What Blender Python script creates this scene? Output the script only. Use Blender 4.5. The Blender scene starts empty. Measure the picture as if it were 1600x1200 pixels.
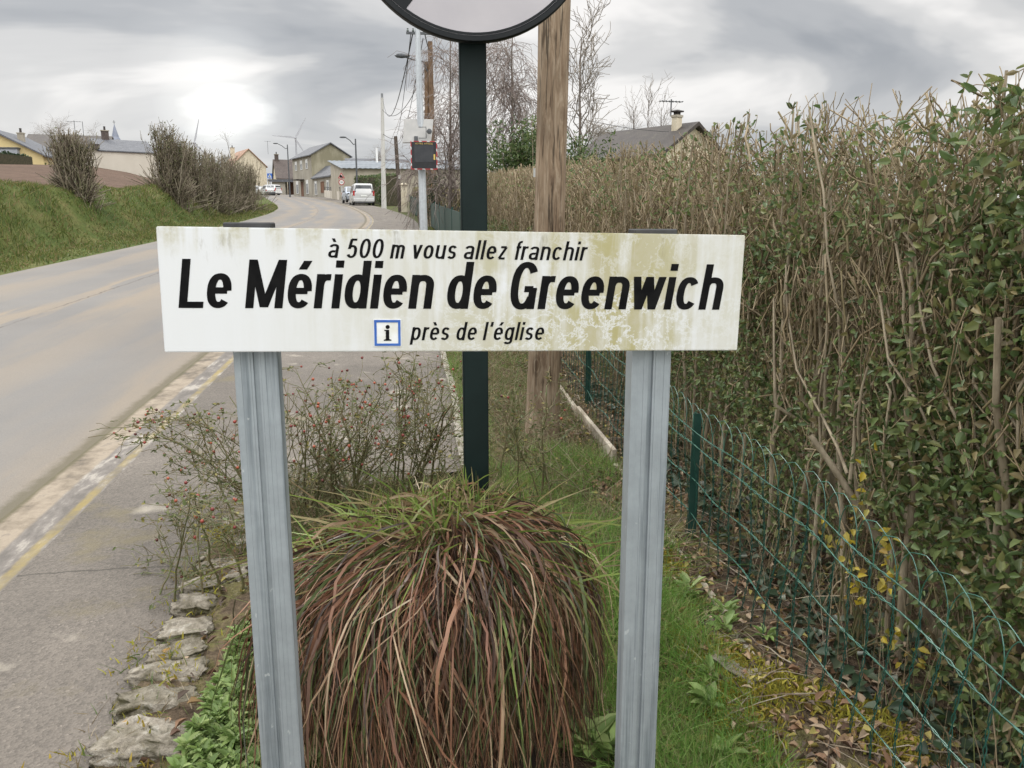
import bpy, math, random
import numpy as np
from mathutils import Vector, Matrix
random.seed(7); RNG = np.random.default_rng(11)
SC = bpy.context.scene; COL = SC.collection
R = math.radians

# ------------------------------------------------------------------ camera, sky, sun, exposure
FPX, YAW, PITCH, SLOPE, EYE = 1250.0, R(7), R(11.3), .0444, 1.6
cd = bpy.data.cameras.new('camera'); cam = bpy.data.objects.new('camera', cd); COL.objects.link(cam)
cd.sensor_width = 36; cd.lens = 36*FPX/1600; cd.clip_start = .05; cd.clip_end = 9000
cam.location = (0, 0, EYE); cam.rotation_euler = (R(90)-PITCH, 0, -YAW)
SC.camera = cam
SC.view_settings.view_transform = 'Standard'; SC.view_settings.look = 'None'
SC.view_settings.exposure = 0.12; SC.view_settings.gamma = 1
SUN_AZ, SUN_EL = -48.0, 46.0        # degrees; azimuth from +Y towards +X

def make_world():
    w = bpy.data.worlds.new('World'); SC.world = w; w.use_nodes = True
    nt = w.node_tree; nt.nodes.clear(); N = nt.nodes.new; Lk = nt.links.new
    def math_(op, a, b=None, c=None):
        n = N('ShaderNodeMath'); n.operation = op
        for i, v in enumerate((a, b, c)):
            if v is None: continue
            if isinstance(v, (int, float)): n.inputs[i].default_value = v
            else: Lk(v, n.inputs[i])
        return n.outputs[0]
    def ramp(fac, stops, interp='EASE'):
        n = N('ShaderNodeValToRGB'); n.color_ramp.interpolation = interp
        e = n.color_ramp.elements; e.remove(e[1]); e[0].position = stops[0][0]; e[0].color = (*stops[0][1], 1)
        for p, c in stops[1:]: e.new(p).color = (*c, 1)
        Lk(fac, n.inputs[0]); return n.outputs[0]
    tc = N('ShaderNodeTexCoord'); sep = N('ShaderNodeSeparateXYZ'); Lk(tc.outputs['Generated'], sep.inputs[0])
    x, y, z = sep.outputs
    zz = math_('ADD', math_('MAXIMUM', z, 0.0), .15)
    comb = N('ShaderNodeCombineXYZ'); Lk(math_('DIVIDE', x, zz), comb.inputs[0]); Lk(math_('DIVIDE', y, zz), comb.inputs[1])
    n1 = N('ShaderNodeTexNoise'); n1.inputs['Scale'].default_value = .80; n1.inputs['Detail'].default_value = 5; n1.inputs['Roughness'].default_value = .48
    n1.inputs['Distortion'].default_value = .5
    mp = N('ShaderNodeMapping'); mp.inputs['Location'].default_value = (SKY_OFF[0], SKY_OFF[1], 0); Lk(comb.outputs[0], mp.inputs[0]); Lk(mp.outputs[0], n1.inputs[0])
    cl = ramp(n1.outputs[0], [(.36, (.36, .378, .405)), (.45, (.47, .482, .50)), (.52, (.66, .658, .655)), (.61, (.92, .90, .88))])
    # brighter, warmer band near the skyline
    hz = ramp(z, [(.0, (1, 1, 1)), (.10, (.62, .62, .62)), (.2, (0, 0, 0))])
    mh = N('ShaderNodeMix'); mh.data_type = 'RGBA'; Lk(math_('MULTIPLY', hz, .42), mh.inputs[0]); Lk(cl, mh.inputs[6]); mh.inputs[7].default_value = (.83, .82, .805, 1)
    # thin place in the cloud where the low sun shows
    dirv = glow_dir()
    dp = N('ShaderNodeVectorMath'); dp.operation = 'DOT_PRODUCT'; nm = N('ShaderNodeVectorMath'); nm.operation = 'NORMALIZE'
    Lk(tc.outputs['Generated'], nm.inputs[0]); Lk(nm.outputs[0], dp.inputs[0]); dp.inputs[1].default_value = dirv
    off_ = math_('ADD', math_('SUBTRACT', 1.0, dp.outputs['Value']), math_('MULTIPLY', math_('SUBTRACT', n1.outputs[0], .5), .014))
    ang = math_('SUBTRACT', 1.0, math_('DIVIDE', off_, .0050))
    g1 = ramp(ang, [(0, (0, 0, 0)), (.55, (.06, .06, .058)), (.80, (.20, .20, .19)), (.93, (.48, .48, .45)), (1, (.7, .7, .66))], 'LINEAR')
    ga = N('ShaderNodeMix'); ga.data_type = 'RGBA'; ga.blend_type = 'ADD'; ga.inputs[0].default_value = .8; Lk(mh.outputs[2], ga.inputs[6]); Lk(g1, ga.inputs[7])
    # overcast dome brightest high up, boosted here; fill added behind the camera lights the sign
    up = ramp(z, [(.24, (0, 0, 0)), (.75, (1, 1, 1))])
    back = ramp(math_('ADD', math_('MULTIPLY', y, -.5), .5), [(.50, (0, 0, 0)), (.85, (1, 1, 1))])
    k = math_('ADD', math_('ADD', 1.0, math_('MULTIPLY', up, ZENITH)), math_('MULTIPLY', back, BACK_FILL))
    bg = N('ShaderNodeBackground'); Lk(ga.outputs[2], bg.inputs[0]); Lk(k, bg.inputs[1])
    sky = N('ShaderNodeTexSky'); sky.sky_type = 'NISHITA'; sky.sun_disc = False
    sky.sun_elevation = R(SUN_EL); sky.sun_rotation = R(SUN_AZ)
    bs = N('ShaderNodeBackground'); Lk(sky.outputs[0], bs.inputs[0]); bs.inputs[1].default_value = .08
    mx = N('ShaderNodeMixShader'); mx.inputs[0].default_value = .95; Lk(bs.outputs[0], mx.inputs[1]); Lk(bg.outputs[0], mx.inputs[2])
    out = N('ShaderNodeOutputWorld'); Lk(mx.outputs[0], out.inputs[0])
    w.cycles.sampling_method = 'AUTOMATIC'
SKY_OFF = (1.3, .4); ZENITH = 3.5; BACK_FILL = .95

_r = np.array([math.cos(YAW), -math.sin(YAW), 0]); _f0 = np.array([math.sin(YAW), math.cos(YAW), 0])
_fw = _f0*math.cos(PITCH)+np.array([0, 0, -math.sin(PITCH)]); _up = _f0*math.sin(PITCH)+np.array([0, 0, math.cos(PITCH)])
def ray(px, py): return _fw+_r*(px-800)/FPX-_up*(py-600)/FPX
def pt(px, py, Y):                      # survey helper: the point seen at a photo pixel, Y metres up the road
    d = ray(px, py); return np.array([0, 0, EYE])+d*Y/d[1]
def gp(px, py):                         # the same on the ground slope
    d = ray(px, py); t = -EYE/(d[2]-SLOPE*d[1]); return np.array([0, 0, EYE])+d*t
def glow_dir():
    d = ray(335, 150); return tuple(d/np.linalg.norm(d))
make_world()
sd = bpy.data.lights.new('sun', 'SUN'); sun = bpy.data.objects.new('sun', sd); COL.objects.link(sun)
sd.energy = 1.5; sd.angle = R(18); sd.color = (1, .95, .87)
_sv = Vector((math.sin(R(SUN_AZ))*math.cos(R(SUN_EL)), math.cos(R(SUN_AZ))*math.cos(R(SUN_EL)), math.sin(R(SUN_EL))))
sun.rotation_euler = _sv.to_track_quat('Z', 'Y').to_euler(); sun.location = (0, 0, 60)

# ------------------------------------------------------------------ materials
def node_mat(name):
    m = bpy.data.materials.new(name); m.use_nodes = True
    nt = m.node_tree; b = nt.nodes['Principled BSDF']; return m, nt, b
def lk(nt, a, b): nt.links.new(a, b)
def nmath(nt, op, a, b=None, clamp=False):
    n = nt.nodes.new('ShaderNodeMath'); n.operation = op; n.use_clamp = clamp
    for i, v in enumerate((a, b)):
        if v is None: continue
        if isinstance(v, (int, float)): n.inputs[i].default_value = v
        else: lk(nt, v, n.inputs[i])
    return n.outputs[0]
def nramp(nt, fac, stops, interp='LINEAR'):
    n = nt.nodes.new('ShaderNodeValToRGB'); n.color_ramp.interpolation = interp; e = n.color_ramp.elements; e.remove(e[1])
    for i, (p, c) in enumerate(stops):
        if i == 0: e[0].position = p
        el = e[0] if i == 0 else e.new(p); el.color = (*c, 1) if not isinstance(c, (int, float)) else (c, c, c, 1)
    lk(nt, fac, n.inputs[0]); return n.outputs[0]
def ncoord(nt, kind='Object', scale=(1, 1, 1), loc=(0, 0, 0)):
    t = nt.nodes.new('ShaderNodeTexCoord'); m = nt.nodes.new('ShaderNodeMapping')
    m.inputs['Scale'].default_value = scale; m.inputs['Location'].default_value = loc
    lk(nt, t.outputs[kind], m.inputs[0]); return m.outputs[0]
def nnoise(nt, vec, scale, detail=4, rough=.55, dist=0):
    n = nt.nodes.new('ShaderNodeTexNoise'); n.inputs['Scale'].default_value = scale; n.inputs['Detail'].default_value = detail
    n.inputs['Roughness'].default_value = rough; n.inputs['Distortion'].default_value = dist
    if vec is not None: lk(nt, vec, n.inputs[0])
    return n.outputs[0]
def nmix(nt, fac, a, b, mode='MIX'):
    n = nt.nodes.new('ShaderNodeMix'); n.data_type = 'RGBA'; n.blend_type = mode
    for i, v in ((0, fac), (6, a), (7, b)):
        if isinstance(v, (int, float)): n.inputs[i].default_value = v
        elif isinstance(v, tuple): n.inputs[i].default_value = (*v, 1)
        else: lk(nt, v, n.inputs[i])
    return n.outputs[2]
def nbump(nt, b, h, strength=.4, dist=.01):
    n = nt.nodes.new('ShaderNodeBump'); n.inputs['Strength'].default_value = strength; n.inputs['Distance'].default_value = dist
    lk(nt, h, n.inputs['Height']); lk(nt, n.outputs[0], b.inputs['Normal'])
def sep(nt, vec):
    n = nt.nodes.new('ShaderNodeSeparateXYZ'); lk(nt, vec, n.inputs[0]); return n.outputs

def mat(name, c1, c2=None, scale=4, rough=.6, metal=0, bump=0, bscale=None, bdist=.01, stretch=(1, 1, 1), detail=5, spec=.4, lo=.35, hi=.65):
    m, nt, b = node_mat(name); b.inputs['Roughness'].default_value = rough; b.inputs['Metallic'].default_value = metal
    b.inputs['Specular IOR Level'].default_value = spec
    b.inputs['Base Color'].default_value = (*c1, 1)
    if c2 or bump:
        v = ncoord(nt, 'Object', stretch)
        if c2: lk(nt, nramp(nt, nnoise(nt, v, scale, detail), [(lo, c1), (hi, c2)]), b.inputs['Base Color'])
        if bump: nbump(nt, b, nnoise(nt, v, bscale or scale*3, 4), bump, bdist)
    return m
def leaf_mat(name, cols, rough=.45, trans=.25, spec=.35):
    m, nt, b = node_mat(name); g = nt.nodes.new('ShaderNodeNewGeometry')
    n = len(cols)
    c = nramp(nt, g.outputs['Random Per Island'], [(i/n, c) for i, c in enumerate(cols)], 'CONSTANT')
    v = ncoord(nt, 'Object'); c = nmix(nt, .35, c, nramp(nt, nnoise(nt, v, 30, 2), [(.3, .45), (.7, 1.0)]), 'MULTIPLY')
    lk(nt, c, b.inputs['Base Color']); b.inputs['Roughness'].default_value = rough; b.inputs['Specular IOR Level'].default_value = spec
    if trans:
        t = nt.nodes.new('ShaderNodeBsdfTranslucent'); lk(nt, c, t.inputs[0]); mx = nt.nodes.new('ShaderNodeMixShader'); mx.inputs[0].default_value = trans
        lk(nt, b.outputs[0], mx.inputs[1]); lk(nt, t.outputs[0], mx.inputs[2]); lk(nt, mx.outputs[0], nt.nodes['Material Output'].inputs[0])
    return m

# ------------------------------------------------------------------ mesh helpers
def link(name, me, parent=None):
    o = bpy.data.objects.new(name, me); COL.objects.link(o)
    if parent is not None: o.parent = parent
    return o
def mknp(name, V, F, m, parent=None, smooth=False, uv=None):
    V = np.asarray(V, np.float32); me = bpy.data.meshes.new(name)
    Fs = F if isinstance(F, list) else [F]
    Fs = [np.asarray(f, np.int32) for f in Fs if len(f)]
    nl = sum(f.size for f in Fs); npoly = sum(len(f) for f in Fs)
    me.vertices.add(len(V)); me.vertices.foreach_set('co', V.ravel())
    me.loops.add(nl); me.polygons.add(npoly)
    me.loops.foreach_set('vertex_index', np.concatenate([f.ravel() for f in Fs]))
    tot = np.concatenate([np.full(len(f), f.shape[1], np.int32) for f in Fs])
    st = np.concatenate([[0], np.cumsum(tot)[:-1]]).astype(np.int32)
    me.polygons.foreach_set('loop_start', st); me.polygons.foreach_set('loop_total', tot)
    if smooth: me.polygons.foreach_set('use_smooth', np.ones(npoly, bool))
    me.update(calc_edges=True)
    if uv is not None:
        ul = me.uv_layers.new(name='UVMap'); idx = np.concatenate([f.ravel() for f in Fs])
        ul.data.foreach_set('uv', np.asarray(uv, np.float32)[idx].ravel())
    me.materials.append(m); me.validate(); return link(name, me, parent)
def unit(v): return v/np.maximum(np.linalg.norm(v, axis=-1, keepdims=True), 1e-9)
def tubes_geo(P, rad, n=4):
    """P (N,K,3), rad (N,K) -> verts, quads"""
    N_, K = P.shape[:2]
    T = np.gradient(P, axis=1); T = unit(T)
    ref = np.where(np.abs(T[..., 2:3]) > .9, np.array([1., 0, 0]), np.array([0, 0, 1.]))
    ref = np.repeat(ref[:, :1], K, axis=1) if False else ref
    A = unit(np.cross(T, np.array([.31, .72, .21]))); B = np.cross(T, A)
    th = np.arange(n)*2*np.pi/n
    V = P[:, :, None]+rad[:, :, None, None]*(A[:, :, None]*np.cos(th)[:, None]+B[:, :, None]*np.sin(th)[:, None])
    base = (np.arange(N_)*K*n)[:, None, None]+(np.arange(K-1)*n)[None, :, None]
    j = np.arange(n)[None, None]; j2 = (j+1) % n
    F = np.stack([base+j, base+j2, base+n+j2, base+n+j], -1).reshape(-1, 4)
    caps = ((np.arange(N_)*K*n)[:, None]+(K-1)*n+np.arange(n)[None])
    caps = caps if n == 4 else None
    if caps is not None: F = np.vstack([F, caps])
    return V.reshape(-1, 3), F
def tubes(name, sets, m, parent=None, off=(0, 0, 0), n=4):
    Vs, Fs, o = [], [], 0
    for P, rad, *nn in sets:
        V, F = tubes_geo(np.asarray(P, float), np.asarray(rad, float), nn[0] if nn else n)
        Vs.append(V); Fs.append(F+o); o += len(V)
    return mknp(name, np.vstack(Vs)-np.array(off), np.vstack(Fs), m, parent, smooth=True)
def leaves_geo(P, D, Nn, L, W, fold=.18):
    a = unit(D); s = unit(np.cross(a, Nn)); n2 = np.cross(s, a); L = L[:, None]; W = W[:, None]
    V = np.stack([P, P+a*L*.35+s*W*.5+n2*W*fold*2, P+a*L*.72+s*W*.36+n2*W*fold, P+a*L-n2*L*.12,
                  P+a*L*.72-s*W*.36+n2*W*fold, P+a*L*.35-s*W*.5+n2*W*fold*2], 1).reshape(-1, 3)
    b = (np.arange(len(P))*6)[:, None]
    F = np.vstack([b+np.array([0, 1, 2, 3]), b+np.array([0, 3, 4, 5])])
    return V, F
def leaves(name, P, D, Nn, L, W, m, parent=None, off=(0, 0, 0), fold=.18):
    V, F = leaves_geo(P, D, Nn, L, W, fold); return mknp(name, V-np.array(off), F, m, parent)
def blades_geo(P, W, tip=True):
    N_, K = P.shape[:2]; T = unit(np.gradient(P, axis=1)); 
    rv = RNG.normal(size=(N_, 1, 3)); rv[..., 2] *= .15
    S = unit(np.cross(T, rv)); V = np.stack([P-S*W[..., None]*.5, P+S*W[..., None]*.5], 2).reshape(-1, 3)
    b = (np.arange(N_)*K*2)[:, None]+(np.arange(K-1)*2)[None]
    F = np.stack([b, b+1, b+3, b+2], -1).reshape(-1, 4); return V, F
def blades(name, P, W, m, parent=None, off=(0, 0, 0)):
    V, F = blades_geo(P, W); return mknp(name, V-np.array(off), F, m, parent)
def grass_paths(base, h, lean=.5, K=4, curve=1.6):
    n = len(base); a = RNG.uniform(0, 2*np.pi, n); l = np.abs(RNG.normal(0, lean, n))
    t = np.linspace(0, 1, K)[None, :, None]
    d = np.stack([np.cos(a), np.sin(a), np.zeros(n)], -1)[:, None]
    return base[:, None]+d*(h*l)[:, None, None]*t**curve+np.array([0, 0, 1.])*(h/np.sqrt(1+l*l*.6))[:, None, None]*t

class MB:
    def __init__(s): s.v = []; s.f = []
    def add(s, vs, fs, M=None):
        o = len(s.v)
        for v in vs:
            v = Vector(v); s.v.append(M @ v if M is not None else v)
        s.f += [[i+o for i in f] for f in fs]; return s
    def box(s, c, d, M=None, taper=1.0):
        x, y, z = c; a, b, h = d[0]/2, d[1]/2, d[2]/2
        vs = [(x-a, y-b, z-h), (x+a, y-b, z-h), (x+a, y+b, z-h), (x-a, y+b, z-h),
              (x-a*taper, y-b*taper, z+h), (x+a*taper, y-b*taper, z+h), (x+a*taper, y+b*taper, z+h), (x-a*taper, y+b*taper, z+h)]
        return s.add(vs, [[3, 2, 1, 0], [4, 5, 6, 7], [0, 1, 5, 4], [1, 2, 6, 5], [2, 3, 7, 6], [3, 0, 4, 7]], M)
    def prism(s, poly, a, b, axis='y', M=None):
        def p(u, v, w): return {'y': (u, w, v), 'x': (w, u, v), 'z': (u, v, w)}[axis]
        n = len(poly); vs = [p(u, v, a) for u, v in poly]+[p(u, v, b) for u, v in poly]
        fs = [list(range(n)), list(range(2*n-1, n-1, -1))]+[[i, n+i, n+(i+1) % n, (i+1) % n] for i in range(n)]
        return s.add(vs, fs, M)
    def lathe(s, prof, n=16, c=(0, 0, 0), axis='z', M=None):
        vs = []; fs = []
        for r, h in prof:
            for k in range(n):
                a = 2*math.pi*k/n; u, v = r*math.cos(a), r*math.sin(a)
                q = {'z': (u, v, h), 'y': (u, h, v), 'x': (h, u, v)}[axis]; vs.append((q[0]+c[0], q[1]+c[1], q[2]+c[2]))
        for i in range(len(prof)-1):
            for k in range(n):
                k2 = (k+1) % n; fs.append([i*n+k, i*n+k2, (i+1)*n+k2, (i+1)*n+k])
        fs.append(list(range(n))[::-1]); fs.append([(len(prof)-1)*n+k for k in range(n)])
        return s.add(vs, fs, M)
    def tube(s, pts, rad, n=8, M=None):
        P = np.array([pts], float); rr = np.array([rad if hasattr(rad, '__len__') else [rad]*len(pts)], float)
        V, F = tubes_geo(P, rr, n); fs = F.tolist()
        if n != 4: fs += [list(range(n))[::-1], list(range(len(V)-n, len(V)))]
        return s.add(V.tolist(), fs, M)
    def build(s, name, m, parent=None, smooth=False, bevel=0, seg=1):
        me = bpy.data.meshes.new(name); me.from_pydata([tuple(v) for v in s.v], [], s.f); me.validate()
        if smooth:
            me.polygons.foreach_set('use_smooth', np.ones(len(me.polygons), bool))
            try: me.set_sharp_from_angle(angle=R(38))
            except Exception: pass
        me.materials.append(m)
        import bmesh
        bm = bmesh.new(); bm.from_mesh(me); bmesh.ops.recalc_face_normals(bm, faces=bm.faces)
        if bevel: bmesh.ops.bevel(bm, geom=[e for e in bm.edges if e.is_manifold and e.calc_face_angle(0) > .5], offset=bevel, segments=seg, affect='EDGES', clamp_overlap=True)
        bm.to_mesh(me); bm.free(); return link(name, me, parent)

def tag(o, label=None, cat=None, group=None, kind=None):
    if label: o['label'] = label
    if cat: o['category'] = cat
    if group: o['group'] = group
    if kind: o['kind'] = kind
    return o
def thing(name, loc, label, cat, rotz=0, group=None):
    o = bpy.data.objects.new(name, None); COL.objects.link(o); o.location = tuple(float(v) for v in loc); o.rotation_euler = (0, 0, rotz)
    o.empty_display_size = .1; return tag(o, label, cat, group)
def copy_tree(o, parent=None):
    c = o.copy(); COL.objects.link(c)
    if parent is not None: c.parent = parent
    for ch in list(o.children): copy_tree(ch, c)
    return c

# ------------------------------------------------------------------ land: profiles
_ly = np.array([-8, 10, 16, 24, 33, 42, 51, 62, 80, 100, 130, 158, 190, 240]); _lx = np.array([-7.4, -7.4, -7.4, -7.4, -7.55, -7.85, -8.4, -9.7, -12.9, -16.8, -22.6, -28.2, -36, -49])
_ry = np.array([-8, 10, 20, 32, 39, 47, 55, 66, 79, 100, 140, 187, 240]); _rx = np.array([-2.03, -2.03, -2.03, -1.98, -2.08, -2.65, -3.5, -4.9, -6.9, -10.5, -18.3, -29.5, -44])
_yy = np.arange(-8, 241, .5)
def _sm(a):
    k = np.ones(15)/15; p = np.pad(a, 7, 'edge'); return np.convolve(p, k, 'valid')
_LX = _sm(np.interp(_yy, _ly, _lx)); _RX = _sm(np.interp(_yy, _ry, _rx))
def Lx(y): return np.interp(y, _yy, _LX)
def Rx(y): return np.interp(y, _yy, _RX)
def zr(y):
    y = np.asarray(y, float); return np.where(y < 160, SLOPE*y, SLOPE*160+.012*(y-160))
def bank_h(y): return np.interp(y, [0, 24, 38, 50, 62, 80, 100, 130], [1.62, 1.58, 1.40, 1.12, 1.0, .7, .4, .2])
def lump(x, y): return .06*np.sin(x*1.7+y*.9)+.05*np.sin(y*1.9-x*.6)+.04*np.sin(x*3.3+y*2.7)
def ss(t): t = np.clip(t, 0, 1); return t*t*(3-2*t)
def zland(x, y):
    x = np.asarray(x, float); y = np.asarray(y, float); s = Lx(y)-x; zb = zr(y)
    h = bank_h(y); up = zb+h*ss((s-1.5)/1.9)+np.where(s > 1.3, lump(x, y)*np.clip((s-1.3)/1, 0, 1), .02)
    yc = np.minimum(y, 95); F = 2.62+.068*(yc-24)+.02*(-11-np.maximum(x, -120))+.01*np.maximum(y-95, 0)*np.exp(-np.maximum(y-95, 0)/400)
    F = np.maximum(F, zb+h*.6); k = ss((s-3.6)/16)
    left = up*(1-k)+F*k
    return np.where(s > 0, left, zb)

YS = np.unique(np.concatenate([np.arange(-6, 12, .5), np.arange(12, 72, 1.0), np.arange(72, 240, 5.), [240, 320, 500, 900, 1600, 3500]]))
def sheet(name, offs, side, m, kind='structure', dz=0.0, ys=YS, zf=None):
    """a strip of the land; offs: distances from the left (side 'L') or right road edge"""
    X = np.array([[(Lx(y)-o if side == 'L' else Rx(y)+o) for o in offs] for y in ys]); Y = np.repeat(ys[:, None], len(offs), 1)
    Z = (zf or zland)(X, Y)+dz; V = np.stack([X, Y, Z], -1).reshape(-1, 3); n = len(offs)
    i = np.arange(len(ys)-1)[:, None]*n+np.arange(n-1)[None]
    F = np.stack([i, i+1, i+n+1, i+n], -1).reshape(-1, 4)
    if side == 'L': F = F[:, ::-1]
    uv = np.stack([np.repeat(np.array(offs)[None], len(ys), 0), Y], -1).reshape(-1, 2)
    return tag(mknp(name, V, F, m, smooth=True, uv=uv), kind=kind)

def road_mat():
    m, nt, b = node_mat('road asphalt'); t = nt.nodes.new('ShaderNodeTexCoord'); uv = t.outputs['UV']; u = sep(nt, uv)[0]
    v = ncoord(nt, 'Object'); n_big = nnoise(nt, v, .5, 5); n_f = nnoise(nt, v, 130, 3, .8); ncl = nnoise(nt, ncoord(nt, 'Object', (1, .12, 1)), 1.6, 5, .6)
    wob = nmath(nt, 'ADD', u, nmath(nt, 'MULTIPLY', nmath(nt, 'SUBTRACT', ncl, .5), .35))
    grey, lite, tan = (.118, .113, .108), (.155, .148, .139), (.215, .172, .122)
    base = nramp(nt, n_big, [(.3, grey), (.7, lite)])
    # tan worn seams: fraction across the road 0 = left edge .. 1 = right edge
    f = nramp(nt, wob, [(0, .6), (.05, .2), (.14, .15), (.20, .75), (.29, .55), (.36, .08), (.44, .2), (.48, 1.0), (.51, 1.0), (.53, .15), (.60, .08), (.68, .8), (.76, .6), (.84, .1), (.94, .35), (1, .7)])
    c = nmix(nt, nmath(nt, 'MULTIPLY', f, nramp(nt, ncl, [(.3, .35), (.62, 1.0)])), base, tan)
    c = nmix(nt, .5, c, nramp(nt, n_f, [(.3, .5), (.7, 1.25)]), 'MULTIPLY')
    crack = nramp(nt, nmath(nt, 'ABSOLUTE', nmath(nt, 'SUBTRACT', nmath(nt, 'ADD', u, nmath(nt, 'MULTIPLY', nmath(nt, 'SUBTRACT', nnoise(nt, v, 2.5, 6, .7), .5), .035)), .515)), [(0.0015, 1.0), (.0035, 0.0)])
    c = nmix(nt, nmath(nt, 'MULTIPLY', crack, nramp(nt, n_big, [(.4, .2), (.5, .9)])), c, (.05, .04, .03))
    edge = nramp(nt, nmath(nt, 'ADD', u, nmath(nt, 'MULTIPLY', nmath(nt, 'SUBTRACT', nnoise(nt, v, 9, 5, .7), .5), .022)), [(.982, 0.0), (.992, 1.0)])
    c = nmix(nt, nmath(nt, 'MULTIPLY', edge, .75), c, (.075, .062, .03))
    lk(nt, c, b.inputs['Base Color']); b.inputs['Roughness'].default_value = .72; b.inputs['Specular IOR Level'].default_value = .35
    nbump(nt, b, nnoise(nt, v, 160, 2), .35, .004); return m
def pave_mat():
    m, nt, b = node_mat('pavement asphalt'); v = ncoord(nt, 'Object')
    c = nramp(nt, nnoise(nt, v, 1.3, 6, .6), [(.3, (.085, .073, .060)), (.7, (.155, .133, .110))])
    st = nt.nodes.new('ShaderNodeTexVoronoi'); st.inputs['Scale'].default_value = 120; lk(nt, v, st.inputs[0])
    c = nmix(nt, .75, c, nramp(nt, st.outputs['Color'], [(.15, .6), (.55, .97), (.85, 1.12), (.97, 1.6)]), 'MULTIPLY')
    sp = nramp(nt, nnoise(nt, v, 3.1, 3, .5), [(.64, 0.0), (.74, .55)]); c = nmix(nt, sp, c, (.40, .36, .29))
    mo = nramp(nt, nnoise(nt, ncoord(nt, 'Object', loc=(5, 2, 0)), 2.2, 5, .65), [(.56, 0.0), (.68, .5)]); c = nmix(nt, mo, c, (.14, .115, .055))
    # one crack straight across the path
    xyz = sep(nt, v); w = nmath(nt, 'ADD', xyz[1], nmath(nt, 'MULTIPLY', nnoise(nt, v, 5, 5, .7), .07))
    k = nramp(nt, nmath(nt, 'ABSOLUTE', nmath(nt, 'SUBTRACT', w, 3.36)), [(.003, 1.0), (.008, 0.0)]); c = nmix(nt, nmath(nt, 'MULTIPLY', k, .8), c, (.035, .03, .022))
    wr = nt.nodes.new('ShaderNodeTexVoronoi'); wr.feature = 'DISTANCE_TO_EDGE'; wr.inputs['Scale'].default_value = 1.1
    lk(nt, ncoord(nt, 'Object', (1.6, .8, 1)), wr.inputs[0])
    lk(nt, c, b.inputs['Base Color']); b.inputs['Roughness'].default_value = .85
    nbump(nt, b, st.outputs['Distance'], .55, .006); return m
def kerb_mat():
    m, nt, b = node_mat('gutter stone'); v = ncoord(nt, 'Object'); u = sep(nt, ncoord(nt, 'UV'))[0]
    n = nnoise(nt, v, 4, 6, .7); n2 = nnoise(nt, ncoord(nt, 'Object', (1, .35, 1)), 9, 5, .7)
    sand = nramp(nt, n, [(.34, (.075, .06, .044)), (.47, (.18, .145, .104)), (.58, (.255, .21, .155)), (.68, (.12, .10, .08))])
    setts = nramp(nt, n2, [(.40, (.10, .088, .076)), (.52, (.15, .133, .116)), (.62, (.28, .255, .218))])
    wob = nmath(nt, 'ADD', u, nmath(nt, 'MULTIPLY', nmath(nt, 'SUBTRACT', n2, .5), .06))
    c = nmix(nt, nramp(nt, wob, [(.165, 0.0), (.185, 1.0)]), sand, setts)
    yl = nmath(nt, 'MULTIPLY', nramp(nt, wob, [(.285, 0.0), (.30, 1.0), (.335, 1.0), (.35, 0.0)]), nramp(nt, n, [(.38, .15), (.62, .75)]))
    c = nmix(nt, yl, c, (.24, .18, .05))
    moss = nmath(nt, 'MULTIPLY', nramp(nt, nmath(nt, 'ADD', u, nmath(nt, 'MULTIPLY', nmath(nt, 'SUBTRACT', n, .5), .05)), [(0.012, 1.0), (.04, 0.0)]), .85); c = nmix(nt, moss, c, (.07, .06, .025))
    lk(nt, c, b.inputs['Base Color']); b.inputs['Roughness'].default_value = .85; nbump(nt, b, n2, .6, .012); return m
def grass_ground(name, a, b_, c_, s1=.8, bump=.8):
    m, nt, b = node_mat(name); v = ncoord(nt, 'Object'); n = nnoise(nt, v, s1, 6, .62); n2 = nnoise(nt, v, 14, 5, .7)
    c = nramp(nt, n, [(.3, a), (.5, b_), (.7, c_)]); c = nmix(nt, .6, c, nramp(nt, n2, [(.3, .35), (.7, 1.25)]), 'MULTIPLY')
    lk(nt, c, b.inputs['Base Color']); b.inputs['Roughness'].default_value = .9; b.inputs['Specular IOR Level'].default_value = .1; nbump(nt, b, n2, bump, .06); return m
def field_mat():
    m, nt, b = node_mat('ploughed soil'); v = ncoord(nt, 'Object', (1, .15, 1)); n = nnoise(nt, v, 3.0, 6, .7); n1 = nnoise(nt, ncoord(nt, 'Object'), .12, 3)
    c = nramp(nt, n, [(.3, (.062, .041, .030)), (.7, (.125, .085, .062))]); c = nmix(nt, nramp(nt, n1, [(.4, 0.0), (.7, .4)]), c, (.15, .10, .075))
    lk(nt, c, b.inputs['Base Color']); b.inputs['Roughness'].default_value = .95; b.inputs['Specular IOR Level'].default_value = .1; nbump(nt, b, n, 1, .12); return m
def soil_mat():
    m, nt, b = node_mat('bed soil'); v = ncoord(nt, 'Object'); n = nnoise(nt, v, 6, 6, .7); n2 = nnoise(nt, v, 45, 4, .7)
    c = nramp(nt, n, [(.3, (.07, .05, .035)), (.5, (.14, .105, .07)), (.6, (.16, .145, .06)), (.72, (.27, .225, .16))])
    c = nmix(nt, .7, c, nramp(nt, n2, [(.3, .3), (.7, 1.4)]), 'MULTIPLY')
    lk(nt, c, b.inputs['Base Color']); b.inputs['Roughness'].default_value = .95; b.inputs['Specular IOR Level'].default_value = .1; nbump(nt, b, n2, .9, .03); return m
M_SOIL = soil_mat()
M_GRASSG = grass_ground('bank turf', (0.049, 0.071, 0.019), (0.083, 0.109, 0.030), (0.147, 0.139, 0.052))
M_STRIP = grass_ground('strip turf', (.06, .05, .03), (.075, .085, .03), (.11, .12, .045), 3)

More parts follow.
